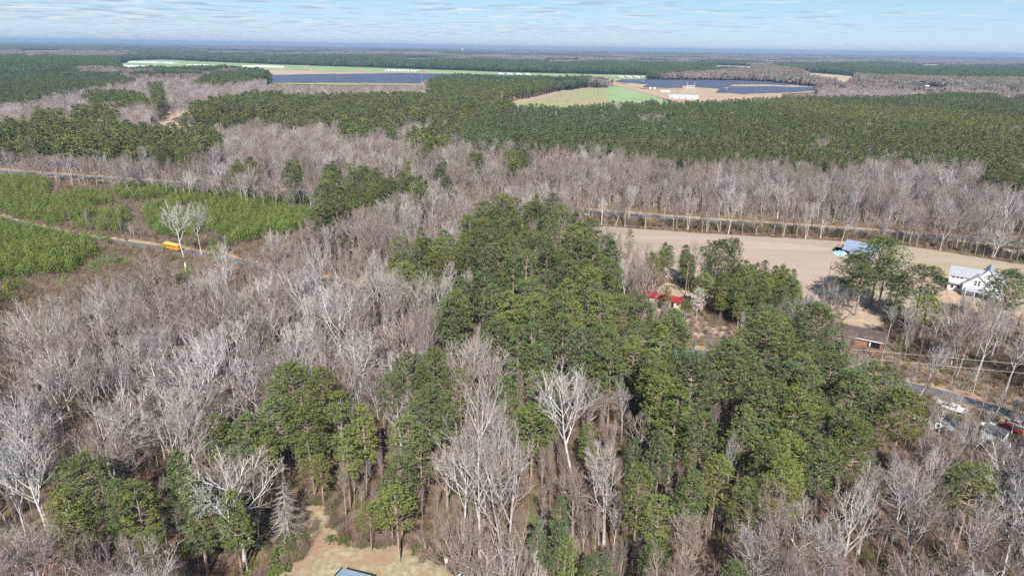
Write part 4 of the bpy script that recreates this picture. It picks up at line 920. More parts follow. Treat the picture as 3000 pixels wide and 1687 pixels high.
# understory
ux, uy = grid(3.6, 60, 620); px, py = proj(ux, uy, 1.0); ok = (px > -300) & (px < 3300) & (py < 1800); ux, uy = ux[ok], uy[ok]
k = cover(*proj(ux, uy, 2.0)); fr = free_ground(ux, uy, 0.8); ok = fr; ux, uy, k = ux[ok], uy[ok], k[ok]
ub = inpoly(*proj(ux, uy, 0.0), BRUSH)|inpoly(*proj(ux, uy, 0.0), PLANT)
n = len(ux); pick = NP.choice([0, 1, 2, 0, 1, 3, 4], n)
pick = np.where(NP.rand(n) < .07, 5, pick)
thin = inpoly(*proj(ux, uy, 2.0), [(540, 1380), (880, 1380), (850, 1560), (740, 1640), (600, 1720), (500, 1720)])
sapl = ((NP.rand(n) < .50) & ~ub & (k != OPEN)) | (thin & (NP.rand(n) < .75)); idx = np.where(sapl, 6+NP.randint(0, 6, n), pick)
S = np.where(sapl, NP.uniform(.22, .45, n), np.where(ub, NP.uniform(.9, 1.7, n), NP.uniform(.7, 1.3, n)))
Hh = np.where(sapl, NP.uniform(.35, .62, n), np.where(ub, NP.uniform(.8, 1.5, n), NP.uniform(.6, 1.4, n)))
scatter('undergrowth', dict(x=ux, y=uy, i=idx, r=NP.uniform(0, 6.28, n), s=S, h=Hh), bush_me+[bare_join[4, 1], bare_join[1, 1], bare_join[4, 0], bare_join[1, 2], bare_join[6, 2], bare_join[4, 2]], 'brown brush and thin saplings covering the forest floor', 'undergrowth')
bx_, by_ = grid(1.9, 180, 420, 20); kk = inpoly(*proj(bx_, by_, 0.0), BRUSH)|inpoly(*proj(bx_, by_, 0.0), PLANT); kk &= free_ground(bx_, by_, -1.5) & (NP.rand(len(bx_)) < .8); bx_, by_ = bx_[kk], by_[kk]; n = len(bx_)
scatter('brush', dict(x=bx_, y=by_, i=NP.choice([0, 1, 2, 0, 1, 2, 3, 4], n), r=NP.uniform(0, 6.28, n), s=NP.uniform(.6, 1.2, n), h=NP.uniform(.5, 1.3, n)), bush_me, 'brown winter brush covering the cleared land beside the back road', 'brush')
bx_, by_ = grid(2.1, 60, 215, 20); kk = free_ground(bx_, by_, -1.0) & ~inpoly(*proj(bx_, by_, 0.0), BRUSH); bx_, by_ = bx_[kk], by_[kk]; n = len(bx_)
X, Y = np.array([c_[0] for c_ in ROAD_B for _ in range(22)]), np.array([c_[1] for c_ in ROAD_B for _ in range(22)])
X = X+NP.uniform(-9, 9, X.shape); Y = Y+NP.uniform(-11, -3, Y.shape); kk = free_ground(X, Y, -1.3) & (X < -40); X, Y = X[kk], Y[kk]; bx_ = np.concatenate([bx_, X]); by_ = np.concatenate([by_, Y]); n = len(bx_)
lx = []
for (xa, ya), (xb, yb) in zip(gp(LAWN), gp(LAWN)[1:]):
    m_ = int(math.hypot(xb-xa, yb-ya)*2.2)+1
    for k in range(m_): t = k/m_; lx.append((xa+(xb-xa)*t+NP.normal(0, .9), ya+(yb-ya)*t+NP.normal(0, .9)))
lx = np.array(lx); bx_ = np.concatenate([bx_, lx[:, 0]]); by_ = np.concatenate([by_, lx[:, 1]]); n = len(bx_)
scatter('understory_brush', dict(x=bx_, y=by_, i=NP.choice([0, 1, 2, 3, 4, 5], n, p=[.26, .22, .2, .13, .13, .06]), r=NP.uniform(0, 6.28, n), s=NP.uniform(.7, 1.3, n), h=NP.uniform(.35, 1.15, n)), bush_me, 'tan and olive brush under the nearest bare trees', 'brush')
# hedge-like brush strip along the field edge
hxs = []
for t in np.linspace(0, 1, 420):
    a = np.interp(t, [0, .25, .5, .66, .85, 1], [1760, 2000, 2300, 2497, 2854, 3010]); b = np.interp(a, [1760, 2000, 2497, 2660, 2854, 3010], [655, 668, 698, 710, 742, 765]); X0, Y0 = g(a, b)
    for j in range(3): hxs.append((X0+NP.uniform(-2, 2), Y0+NP.uniform(-.5, 7.5)))
hxs = np.array(hxs); n = len(hxs)
scatter('hedge_brush', dict(x=hxs[:, 0], y=hxs[:, 1], i=NP.choice([0, 1, 2, 3, 4, 5], n, p=[.25, .2, .2, .13, .12, .1]), r=NP.uniform(0, 6.28, n), s=NP.uniform(.9, 1.8, n), h=NP.uniform(.9, 2.1, n)), bush_me, 'strip of brown and olive brush between the highway and the brown field', 'brush')

# far forest in clumps
def far(sp, y0, y1, size, h):
    X, Y = grid(sp, y0, y1, 150); px, py = proj(X, Y, 13.0); ok = (px > -250) & (px < 3250); X, Y, px, py = X[ok], Y[ok], px[ok], py[ok]
    nn = vnoise(X, Y*.5, 480, 1)*.42+vnoise(X, Y*.6, 190, 2)*.36+vnoise(X, Y*.45, 1500, 6)*.40
    k = cover(px, py, np.where(nn > .64, PLANTN, BARE)); ok = (k != OPEN)
    if y0 < 4000: ok &= free_ground(X, Y) & (cover(*proj(X, Y, 5.0), np.zeros(X.shape, int)) != OPEN) & (cover(*proj(X, Y, 19.0), np.zeros(X.shape, int)) != OPEN)
    gap = (vnoise(X, Y, 700, 8) > .90) & (Y > 3500); ok &= ~gap
    X, Y, k = X[ok], Y[ok], k[ok]; n = len(X)
    idx = np.where(np.isin(k, (PINE, PLANTN, YOUNG)), NP.randint(0, 3, n), 3+NP.randint(0, 3, n))
    return dict(x=X, y=Y, i=idx, r=NP.uniform(0, 6.28, n), s=np.full(n, size/26)*NP.uniform(.9, 1.25, n), h=NP.uniform(.8, 1.15, n)*h)
A = [far(17, 1450, 3300, 26, 1.0), far(46, 3300, 9000, 60, 1.0), far(150, 9000, 22000, 170, 1.05)]
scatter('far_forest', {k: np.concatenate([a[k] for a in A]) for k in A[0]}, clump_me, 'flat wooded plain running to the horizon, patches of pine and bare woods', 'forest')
# ------------------------------------------------------------------ things people built
def flat(name, c, **k): return mat(name, c, **k)
M_white = mat('white_siding', (0.78, 0.78, 0.76), 0.7, (0.68, 0.68, 0.67), 0.6)
M_metalroof = mat('grey_metal_roof', (0.46, 0.48, 0.51), 0.45, (0.40, 0.42, 0.46), 0.8, metal=0.3)
M_blueroof = mat('pale_blue_metal_roof', (0.34, 0.42, 0.53), 0.4, (0.29, 0.37, 0.48), 0.8, metal=0.3)
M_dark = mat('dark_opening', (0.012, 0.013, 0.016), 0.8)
M_black = mat('black_trim', (0.02, 0.02, 0.022), 0.6)
M_glass = mat('window_glass', (0.03, 0.035, 0.04), 0.15, spec=0.6)
M_shingle = mat('dark_brown_shingles', (0.075, 0.058, 0.052), 0.9, (0.11, 0.085, 0.075), 1.5)
M_gshingle = mat('grey_shingles', (0.12, 0.12, 0.13), 0.9, (0.17, 0.17, 0.18), 1.5)
M_brick = mat('red_brick_wall', (0.34, 0.17, 0.12), 0.9, (0.27, 0.13, 0.09), 2)
M_redroof = mat('red_metal_roof', (0.30, 0.030, 0.036), 0.6, (0.22, 0.022, 0.028), 0.7)
M_rust = mat('rusty_tin', (0.30, 0.155, 0.10), 0.85, (0.42, 0.42, 0.43), 0.45, lo=.47, hi=.55, c3=(0.22, 0.13, 0.10))
M_wood = mat('weathered_wood', (0.17, 0.12, 0.09), 0.95, (0.24, 0.18, 0.14), 2)
M_galv = mat('galvanised_steel', (0.42, 0.43, 0.44), 0.5, metal=0.4)
M_yellow = mat('school_bus_yellow', (0.72, 0.33, 0.035), 0.35, spec=0.5)
M_buspale = mat('bus_roof_pale', (0.84, 0.52, 0.12), 0.4, spec=0.5)  # roof a paler yellow than the body
M_tyre = mat('black_rubber', (0.018, 0.018, 0.018), 0.85)
M_cargreen = mat('green_tarp', (0.03, 0.33, 0.22), 0.6)
M_cyan = mat('blue_white_tarpaulin', (0.02, 0.42, 0.62), 0.55, (0.62, 0.80, 0.84), 0.9, lo=.46, hi=.54)
M_red = mat('red_car_paint', (0.28, 0.03, 0.035), 0.3, spec=0.5)
M_navy = mat('navy_car_paint', (0.015, 0.022, 0.06), 0.3, spec=0.5)
M_pink = mat('pink_plastic', (0.75, 0.28, 0.42), 0.5)
M_lumber = mat('pale_lumber', (0.62, 0.52, 0.38), 0.85, (0.48, 0.38, 0.27), 1.5)
M_solar = mat('solar_panel_blue', (0.060, 0.074, 0.125), 0.35, (0.080, 0.095, 0.150), 0.03, coord='World', spec=0.4)
M_polehouse = mat('cream_barn_roof', (0.74, 0.72, 0.68), 0.6)
M_wire = mat('aluminium_wire', (0.72, 0.70, 0.66), 0.5)
LM = []
def thing(name, label, cat, x, y, rz=0.0, group=None, mark=None, z=0.0):
    e = empty(name, (x, y, z), rz); tag(e, label, cat, group)
    if mark: LM.append((mark, x, y))
    return e
def part(name, mb, m, p, label=None):
    o = mb.build(name, m, p)
    if label: o['label'] = label
    return o
def gable(e, L, D, h, rh, wall, roof, over=0.4, th=0.12, x0=0.0, y0=0.0, base=-0.1):
    """gable house, ridge along local x: wall with pointed ends, two roof slopes"""
    prof = [(y0-D/2, base), (y0+D/2, base), (y0+D/2, h), (y0, h+rh), (y0-D/2, h)]
    part('wall', MB().prism(prof, x0-L/2, x0+L/2), wall, e)
    k = rh/(D/2)
    for s in (-1, 1):
        a = (y0+s*(D/2+over), h-over*k+0.02); b = (y0, h+rh+0.02)
        pr = [a, b, (b[0], b[1]+th), (a[0], a[1]+th)]
        part('roof_slope', MB().prism(pr if s > 0 else pr[::-1], x0-L/2-over, x0+L/2+over), roof, e)
def window(e, c, w, h, axis='y', s=-1, frame=M_white, dark=M_glass):
    x, y, z = c
    if axis == 'y':
        f = part('window', MB().box((x, y+s*0.03, z), (w+.2, .06, h+.2)), frame, e); part('pane', MB().box((x, y+s*0.07, z), (w, .04, h)), dark, f)
    else:
        f = part('window', MB().box((x+s*0.03, y, z), (.06, w+.2, h+.2)), frame, e); part('pane', MB().box((x+s*0.07, y, z), (.04, w, h)), dark, f)
def heading(a, b):
    p, q = g(*a), g(*b); return math.atan2(q[1]-p[1], q[0]-p[0])

# school bus, rear towards the big white tree
bx, by = g(503, 731); rb = heading((470, 724), (560, 744)); bx += 0.4; by += -0.2
e = thing('school_bus', 'yellow school bus driving along the back road beside the young pines', 'school bus', bx, by, rb, mark='school bus', z=0.1); e.scale = (.92, .92, .92)
part('body', MB().prism([(-1.2, .55), (1.2, .55), (1.2, 2.55), (1.05, 2.85), (-1.05, 2.85), (-1.2, 2.55)], -4.6, 5.6), M_yellow, e)
part('roof', MB().prism([(-1.08, 2.852), (1.08, 2.852), (.8, 3.12), (-.8, 3.12)], -4.5, 5.45), M_buspale, e)
part('hood', MB().prism([(-1.05, .6), (1.05, .6), (1.0, 1.45), (.8, 1.6), (-.8, 1.6), (-1.0, 1.45)], -6.0, -4.602), M_yellow, e)
part('windscreen', MB().box((-4.62, 0, 2.1), (.06, 2.1, .8)), M_glass, e)
for i in range(12):
    for s in (-1, 1): part('window', MB().box((-3.7+i*.74, s*1.215, 2.14), (.54, .04, .52)), M_glass, e)
for s in (-1, 1):
    for z in (.95, 1.55): part('rub_rail', MB().box((0.5, s*1.22, z), (10.1, .03, .08)), M_black, e)
    for x in (-5.0, 2.6):
        w = part('wheel', MB().tube([(x, s*.85, .48), (x, s*1.23, .48)], [.5, .5], 14), M_tyre, e); part('rim', MB().tube([(x, s*1.231, .48), (x, s*1.25, .48)], [.26, .26], 12), M_galv, w)
    part('tail_light', MB().box((5.615, s*.95, 1.35), (.03, .22, .3)), M_red, e); part('rear_window', MB().box((5.615, s*.82, 2.1), (.03, .5, .6)), M_glass, e)
    part('headlight', MB().box((-6.01, s*.7, 1.0), (.04, .25, .2)), M_white, e); part('mirror', MB().box((-5.3, s*1.35, 1.9), (.08, .25, .35)), M_black, e)
d = part('rear_door', MB().box((5.63, 0, 1.65), (.05, .85, 1.9)), M_yellow, e); part('door_pane', MB().box((5.665, 0, 2.2), (.03, .6, .55)), M_glass, d); part('lower_pane', MB().box((5.665, 0, 1.35), (.03, .6, .4)), M_glass, d)
part('bumper', MB().box((5.72, 0, .62), (.16, 2.4, .28)), M_black, e); part('bumper', MB().box((-6.1, 0, .62), (.16, 2.3, .28)), M_black, e)

# white farmhouse
ra = heading((2500, 677), (3000, 714))
hx_, hy_ = g(2852, 853); rh_ = heading((2788, 848), (2900, 868))
e = thing('farmhouse', 'white two-storey farmhouse with grey metal roof and cross gables', 'house', hx_, hy_, rh_, mark='white farmhouse')
gable(e, 17.0, 8.0, 6.0, 2.6, M_white, M_metalroof)
def crossgable(e, x, w, y0, y1, h, rh, wall=M_white, roof=M_metalroof, over=.4):
    prof = [(x-w/2, -.1), (x+w/2, -.1), (x+w/2, h), (x, h+rh), (x-w/2, h)]
    part('gable_wall', MB().prism(prof, y0, y1, 'y'), wall, e); k = rh/(w/2)
    for s in (-1, 1):
        a = (x+s*(w/2+over), h-over*k+.03); b = (x, h+rh+.03); pr = [a, b, (b[0], b[1]+.12), (a[0], a[1]+.12)]
        part('roof_slope', MB().prism(pr, y0-over, y1+over, 'y'), roof, e)
crossgable(e, 0.6, 8.4, -7.6, -3.9, 4.4, 3.6)
crossgable(e, 3.4, 6.0, -4.2, 4.6, 6.2, 4.2)
for dx in (-.55, .55):
    for dz in (-.5, .5): window(e, (.6+dx, -7.6, 5.35+dz), .75, .72)
for i in range(3): window(e, (-7.2+i*1.35, -4.0, 5.35), .8, .5, dark=M_dark)
part('pent_roof', MB().prism([(-4.0, 3.5), (-5.0, 2.95), (-5.0, 3.1), (-4.0, 3.68)], -8.5, -3.8), M_metalroof, e)
part('porch_roof', MB().prism([(-7.6, 3.5), (-10.6, 2.6), (-10.6, 2.75), (-7.6, 3.7)], -2.6, 8.8), M_metalroof, e)
for x in (-2.3, .6, 3.4, 6, 8.5): part('porch_post', MB().box((x, -10.3, 1.3), (.18, .18, 2.6)), M_white, e)
part('porch_deck', MB().box((3.1, -9.1, .2), (11.2, 3.0, .4)), M_galv, e)
part('door', MB().box((1.0, -7.66, 1.3), (1.0, .06, 2.1)), M_glass, e)
for x in (-7, -5): window(e, (x, -4.0, 1.6), .9, 1.2)
window(e, (-8.5, 0, 4.9), .8, 1.1, 'x', -1); window(e, (8.5, 0, 4.9), .8, 1.1, 'x', 1)
def car(name, label, x, y, rz, paint, cat='car', s=1.0, group=None, mark=None, pickup=False):
    e = thing(name, label, cat, x, y, rz, group, mark); L = 2.3*s
    if pickup:
        L = 2.75
        part('body', MB().prism([(-L, .5), (L, .5), (L, 1.05), (L-.15, 1.12), (1.2, 1.15), (-L, 1.15)], -.95, .95, 'y'), paint, e)
        c = part('cab', MB().prism([(-1.0, 1.152), (1.15, 1.152), (.6, 1.85), (-.85, 1.85)], -.85, .85, 'y'), paint, e)
        for s_ in (-1, 1):
            for xx, w in ((-.45, .6), (.25, .55)): part('window', MB().prism([(xx-w/2, 1.25), (xx+w/2+.08, 1.25), (xx+w/2-.1, 1.72), (xx-w/2, 1.72)], s_*.855, s_*.88, 'y'), M_glass, e)
        part('cargo_bed', MB().box((-1.9, 0, 1.16), (1.6, 1.6, .03)), M_black, e)
    else:
        part('body', MB().prism([(-L, .35), (L, .35), (L, .8), (1.1*s, .95), (-L, .98)], -.88, .88, 'y'), paint, e)
        c = part('cabin', MB().prism([(-1.9*s, .985), (1.0*s, .955), (.35*s, 1.5), (-1.3*s, 1.5)], -.76, .76, 'y'), M_glass, e); part('roof', MB().box((-.45*s, 0, 1.53), (1.65*s, 1.45, .06)), paint, c)
    for xx in (-.62*L, .64*L):
        for s_ in (-1, 1): w = part('wheel', MB().tube([(xx, s_*.72, .34), (xx, s_*.97, .34)], [.36, .36], 12), M_tyre, e); part('rim', MB().tube([(xx, s_*.971, .34), (xx, s_*.985, .34)], [.2, .2], 8), M_galv, w)
    for s_ in (-1, 1): part('headlight', MB().box((L+.02, s_*.65, .75), (.04, .3, .15)), M_white, e); part('tail_light', MB().box((-L-.02, s_*.7, .8), (.04, .2, .2)), M_red, e)
    return e
x, y = g(2769, 826); car('parked_car', 'dark blue car parked beside the white farmhouse, nearer the house', x, y, rh_+1.9, M_navy)
x, y = g(2752, 818); car('parked_car', 'dark car parked farther from the white farmhouse wall', x, y, rh_+1.3, M_black)
x, y = g(2742, 808); car('parked_car', 'small navy car half behind the dense pine near the farmhouse', x, y, rh_+1.6, M_navy)
x, y = g(2766, 840); e = thing('toy_playhouse', 'pink toy playhouse on the ground beside the parked dark cars', 'playhouse', x, y, .4)
gable(e, 1.5, 1.2, .9, .4, M_pink, M_pink, over=.1)

# metal barn, tarpaulin heap, lumber
x, y = g(2522, 746); rbn = heading((2480, 738), (2560, 752))
e = thing('metal_barn', 'pale blue metal barn with lean-to and open dark end, by the brown field', 'barn', x, y, rbn, mark='metal barn')
gable(e, 13.5, 7.5, 3.6, 1.7, M_white, M_blueroof, over=.3, y0=1.5)
part('lean_to_roof', MB().prism([(-2.4, 3.3), (-5.6, 2.3), (-5.6, 2.42), (-2.4, 3.44)], -6.9, 6.9), M_blueroof, e)
part('lean_to_wall', MB().box((1.5, -5.3, 1.1), (10.4, .12, 2.2)), M_blueroof, e)
for i in range(5): part('post', MB().box((-6.6+i*3.3, -5.45, 1.1), (.15, .15, 2.3)), M_wood, e)
part('added_dark_box_roof', MB().box((-8.6, -.4, 2.5), (3.6, 5.4, .12)), M_rust, e); part('added_dark_box_back', MB().box((-8.6, 2.2, 1.2), (3.6, .1, 2.5)), M_black, e); part('added_dark_box_side', MB().box((-10.3, -.4, 1.2), (.1, 5.2, 2.5)), M_black, e)  # black-walled box added beside the barn to widen its dark open end
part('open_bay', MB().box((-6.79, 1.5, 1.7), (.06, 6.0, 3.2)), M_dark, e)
for i in range(13): part('roof_seam', MB().prism([(-2.5, 3.34+.16), (1.5, 5.3+.16), (1.5, 5.34+.16), (-2.5, 3.38+.16)], -6.6+i*1.08, -6.55+i*1.08), M_galv, e)
def heap(name, label, cat, px_, rx, ry, h, m, seed, rz=0.0, group=None):
    x, y = g(*px_); R = random.Random(seed); mb = MB(); n = 14; rings = 5; mb.v.append((0, 0, h))
    for j in range(1, rings+1):
        for i in range(n):
            a = 6.283*i/n; f = j/rings; rr = f*R.uniform(.82, 1.15); mb.v.append((math.cos(a)*rx*rr, math.sin(a)*ry*rr, max(-.05, h*(1-f*f)*R.uniform(.6, 1.35)) if j < rings else -.05))
    for i in range(n): mb.f.append((0, 1+i, 1+(i+1) % n))
    for j in range(rings-1):
        for i in range(n): a = 1+j*n+i; b = 1+j*n+(i+1) % n; mb.f.append((a, a+n, b+n, b))
    o = mb.build(name, m); o.location = (x, y, 0); o.rotation_euler = (0, 0, rz); return tag(o, label, cat, group)
heap('tarpaulin', 'bright cyan and white crumpled tarpaulin heap beside the metal barn', 'tarpaulin', (2460, 744), 3.2, 2.4, 1.5, M_cyan, 3)
heap('tarpaulin', 'deep blue tarpaulin at the dark end of the metal barn', 'tarpaulin', (2478, 741), 1.4, 1.0, .9, mat('deep_blue_tarpaulin', (.03, .08, .45), .5), 4)
heap('lumber_pile', 'pale heap of old lumber lying before the metal barn', 'lumber pile', (2505, 748), 3.6, 1.0, .7, M_lumber, 5, -.2)

# junk and carports by the highway
x, y = g(2957, 750); e = thing('carport', 'white arched carport with dark open end by the highway woods', 'carport', x, y, ra-.12, mark='white arched carport')
arc = [(-2.6, 0)]+[(-2.6*math.cos(t), 1.7+1.3*math.sin(t)) for t in np.linspace(0, math.pi, 9)]+[(2.6, 0)]
inner = [(a*.96, b*.97) for a, b in arc][::-1]
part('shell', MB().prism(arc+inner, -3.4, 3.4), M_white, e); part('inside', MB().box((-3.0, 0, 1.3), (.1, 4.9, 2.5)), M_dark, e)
x, y = g(3000, 758); e = thing('water_tank', 'upright white tank standing just past the arched carport', 'tank', x, y)
part('shell', MB().tube([(0, 0, 0), (0, 0, 3.6), (0, 0, 4.2)], [1.8, 1.8, .4], 18), M_white, e); part('hatch', MB().tube([(0, 0, 4.2), (0, 0, 4.4)], [.4, .4], 10), M_galv, e)
x, y = g(2840, 733); e = thing('utility_trailer', 'small white trailer with red load, behind the field hedge', 'trailer', x, y, ra)
part('bed', MB().box((0, 0, .8), (2.6, 1.5, .5)), M_white, e); part('load', MB().box((0, 0, 1.35), (1.7, 1.1, .6)), M_red, e); part('drawbar', MB().box((1.8, 0, .6), (1.0, .1, .1)), M_galv, e)
for s in (-1, 1): part('wheel', MB().tube([(0, s*.7, .35), (0, s*.9, .35)], [.35, .35], 10), M_tyre, e)
x, y = g(2858, 735); tag(MB().box((0, 0, .2), (4.2, .5, .3), ra).build('plank_stack', M_lumber), 'flat stack of pale planks beside the small white trailer', 'plank stack').location = (x, y, 0)
heap('tarpaulin', 'green tarpaulin bundle in the highway woods', 'tarpaulin', (2902, 736), .9, .8, 1.2, M_cargreen, 7)
x, y = g(2893, 733); heap('scrap_heap', 'reddish scrap heap next to the green bundle', 'scrap heap', (2892, 735), 1.1, .8, .9, M_rust, 8)

# yard buildings
x, y = g(2364, 905); e = thing('white_shed', 'small white shed with dark grey roof behind the very wide pine', 'shed', x, y, heading((2340, 900), (2400, 912)), mark='small white shed')
gable(e, 5.5, 4.2, 2.4, 1.3, M_white, M_gshingle); part('door', MB().box((0, -2.13, 1.0), (.9, .06, 2.0)), M_dark, e)
x, y = g(2520, 1006); rd = heading((2476, 994), (2572, 1014))
e = thing('brick_house', 'low brick house with dark brown shingle roof and white eave by the road', 'house', x, y+3, rd, mark='dark shingled house')
gable(e, 15.0, 8.0, 2.6, 1.7, M_brick, M_shingle, over=.5)
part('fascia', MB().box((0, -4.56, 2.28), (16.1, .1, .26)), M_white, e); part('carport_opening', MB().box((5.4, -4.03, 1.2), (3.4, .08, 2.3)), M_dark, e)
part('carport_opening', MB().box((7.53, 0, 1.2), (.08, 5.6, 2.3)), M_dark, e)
for x_ in (-6, -4.4, -2): window(e, (x_, -4.0, 1.5), .9, 1.1)
part('white_door', MB().box((4.3, -4.1, 1.0), (.35, .05, 1.5)), M_white, e)
x, y = g(1945, 890); e = thing('red_roofed_house', 'long low house with bright red metal roof behind the central pines', 'house', x, y+1.0, heading((1898, 868), (2000, 888)), mark='red-roofed house')
gable(e, 14.0, 5.0, 2.2, 1.0, M_lumber, M_redroof, over=.4); part('door', MB().box((4, -2.53, 1.0), (.9, .06, 1.9)), M_dark, e)
for x_ in (-5, -2, 1, 6): window(e, (x_, -2.5, 1.4), .9, .8)

# roadside yard on the near right
x, y = g(2795, 1204); rt = heading((2766, 1194), (2819, 1210))
car('pickup_truck', 'white crew cab pickup truck parked under bare trees by the road', x, y, rt, M_white, 'pickup truck', pickup=True, mark='white pickup truck')
x, y = g(2757, 1186); e = thing('cargo_trailer', 'low white trailer parked behind the white pickup truck', 'trailer', x, y, rt); part('bed', MB().box((0, 0, .75), (2.4, 1.8, .5)), M_white, e)
for s in (-1, 1): part('wheel', MB().tube([(0, s*.8, .33), (0, s*1.0, .33)], [.33, .33], 10), M_tyre, e)
x, y = g(2962, 1262); car('parked_car', 'dark red car parked at the yard edge below the road', x, y, rt-.5, M_red, mark='dark red car')
x, y = g(2985, 1250); car('parked_car', 'pale grey car behind the dark red car', x, y, rt-.2, M_galv)
x, y = g(2775, 1262); e = thing('mobile_home', 'dark-roofed mobile home with white wall under the bare trees', 'mobile home', x, y, rt-.05, mark='dark mobile home'); gable(e, 7.5, 3.6, 2.5, .7, M_white, M_gshingle, over=.25); window(e, (-1.6, -1.8, 1.5), .7, .8); part('door', MB().box((.8, -1.83, 1.05), (.8, .06, 1.9)), M_dark, e)
x, y = g(2792, 1290); e = thing('camper_van', 'teal-grey camper van behind thin trees beside the dark mobile home', 'camper', x, y, rt-.6); part('body', MB().prism([(-2.4, .5), (2.4, .5), (2.4, 1.9), (1.7, 2.6), (-2.4, 2.6)], -1.0, 1.0, 'y'), M_galv, e); part('window', MB().box((0, -1.02, 1.8), (2.2, .05, .6)), M_glass, e)
for s in (-1, 1):
    for x_ in (-1.5, 1.6): part('wheel', MB().tube([(x_, s*.75, .38), (x_, s*.98, .38)], [.38, .38], 10), M_tyre, e)
x, y = g(2910, 1286); e = thing('grey_garage', 'grey flat-roofed garage next to the white trailer roof', 'garage', x, y, rt-.15, mark='grey garage'); gable(e, 4.4, 4.0, 2.4, .5, M_white, M_gshingle, over=.2); part('door', MB().box((0, -2.03, 1.1), (2.4, .06, 2.0)), M_galv, e)
x, y = g(2912, 1316); e = thing('travel_trailer', 'white travel trailer nearest the frame edge, seen through branches', 'trailer', x, y, rt-.2, mark='white travel trailer'); part('body', MB().prism([(-2.9, .5), (2.6, .5), (2.9, 1.4), (2.5, 2.6), (-2.9, 2.6)], -1.15, 1.15, 'y'), M_white, e); window(e, (-1, -1.15, 1.8), .9, .6); part('roof_vent', MB().box((.5, 0, 2.7), (.6, .6, .18)), M_galv, e)
for s in (-1, 1): part('wheel', MB().tube([(0, s*.95, .35), (0, s*1.17, .35)], [.35, .35], 10), M_tyre, e)
x, y = g(2895, 1250); e = thing('boat', 'small white boat on the ground above the grey garage', 'boat', x, y, rt+.9)
mbv = MB(); mbv.v = [(-2, -.8, .9), (1.2, -.8, .9), (2.6, 0, 1.0), (1.2, .8, .9), (-2, .8, .9), (-2, -.5, .3), (1, -.5, .3), (2, 0, .4), (1, .5, .3), (-2, .5, .3)]; mbv.f = [(0, 1, 6, 5), (1, 2, 7, 6), (2, 3, 8, 7), (3, 4, 9, 8), (4, 0, 5, 9), (5, 6, 7, 8, 9), (0, 4, 3, 2, 1)]
part('hull', mbv, M_white, e); part('seat', MB().box((0, 0, .95), (.4, 1.3, .12)), M_wood, e); part('cradle', MB().box((-.4, 0, .14), (2.0, .9, .3)), M_wood, e)
x, y = g(2691, 1244); e = thing('white_shed', 'tiny white shed at the foot of the roadside pines', 'shed', x, y, rt); gable(e, 2.6, 2.0, 1.7, .5, M_white, M_galv, over=.15); part('door', MB().box((0, -1.03, .8), (.7, .06, 1.5)), M_galv, e)

# near the lawn at the bottom
def shed_near():
    x, y = g(1062, 1672, 4.2); e = thing('metal_roofed_shed', 'shed with ribbed blue-grey metal roof and black edge on the lawn', 'shed', x-1.2, y-3.2, -.42, mark='metal-roofed shed')
    part('wall', MB().box((0, 0, 1.45), (7.6, 6.0, 3.0)), M_wood, e)
    a, b, c = -4.1, 1.3, 4.3
    part('roof_slope', MB().prism([(a, 3.35), (b, 4.0), (b, 4.1), (a, 3.45)], -3.3, 3.3, 'y'), M_blueroof, e)
    part('roof_slope', MB().prism([(b, 4.0), (c, 3.2), (c, 3.3), (b, 4.1)], -3.3, 3.3, 'y'), mat('lighter_blue_metal_roof', (.42, .52, .62), .4, metal=.2), e)
    for i in range(24):
        yy = -3.2+i*.275; part('roof_rib', MB().prism([(a, 3.455), (b, 4.105), (b, 4.14), (a, 3.49)], yy, yy+.05, 'y'), M_blueroof, e)
    part('edge_trim', MB().box((a-.12, 0, 3.34), (.2, 6.8, .34)), M_black, e)
    part('gable_fill', MB().prism([(-3.8, 2.95), (3.8, 2.95), (3.8, 3.3), (b, 3.98), (-3.8, 3.38)], -2.98, 2.98, 'y'), M_wood, e)
shed_near()
x, y = g(1364, 1700, 1.5); e = thing('propane_tank', 'white rounded tank with dark straps at the lower edge of the lawn', 'tank', x, y, -.5, mark='white strapped tank')
part('shell', MB().tube([(-2.0, 0, 1.1), (-1.9, 0, 1.1), (-1.5, 0, 1.1), (1.5, 0, 1.1), (1.9, 0, 1.1), (2.0, 0, 1.1)], [.2, .7, 1.0, 1.0, .7, .2], 18), M_white, e)
for x_ in (-.9, .9): part('strap', MB().tube([(x_-.18, 0, 1.1), (x_+.18, 0, 1.1)], [1.02, 1.02], 18), M_black, e); part('cradle', MB().box((x_, 0, .2), (.3, 1.5, .5)), M_galv, e)
x, y = g(1308, 1664); e = thing('white_bucket_on_post', 'small white bucket set on a post at the lawn edge', 'post', x, y); part('post', MB().box((0, 0, .7), (.09, .09, 1.4)), M_wood, e); part('bucket', MB().tube([(0, 0, 1.4), (0, 0, 1.9)], [.28, .36], 12), M_white, e)
x, y = g(726, 1678); e = thing('lamp_pole', 'grey wooden pole with a small yard light among the brush', 'lamp pole', x, y, mark='yard lamp pole')
part('pole', MB().tube([(0, 0, -.2), (0, 0, 7.2)], [.15, .11], 8), M_galv, e); part('arm', MB().tube([(0, 0, 6.9), (.9, .2, 7.1)], [.04, .04], 6), M_galv, e); part('lamp_head', MB().tube([(.9, .2, 6.85), (.9, .2, 7.15)], [.26, .14], 10), M_white, e); part('bracket', MB().box((.25, 0, 7.2), (.6, .25, .3)), M_black, e)
x, y = g(75, 1700); e = thing('rusty_barn', 'collapsing barn with rusty tin roof sheets in the near corner', 'barn', x, y-.5, -.55, mark='rusty barn roof')
R = random.Random(4)
part('wall', MB().box((0, 0, 1.1), (11, 7, 2.4)), M_wood, e)
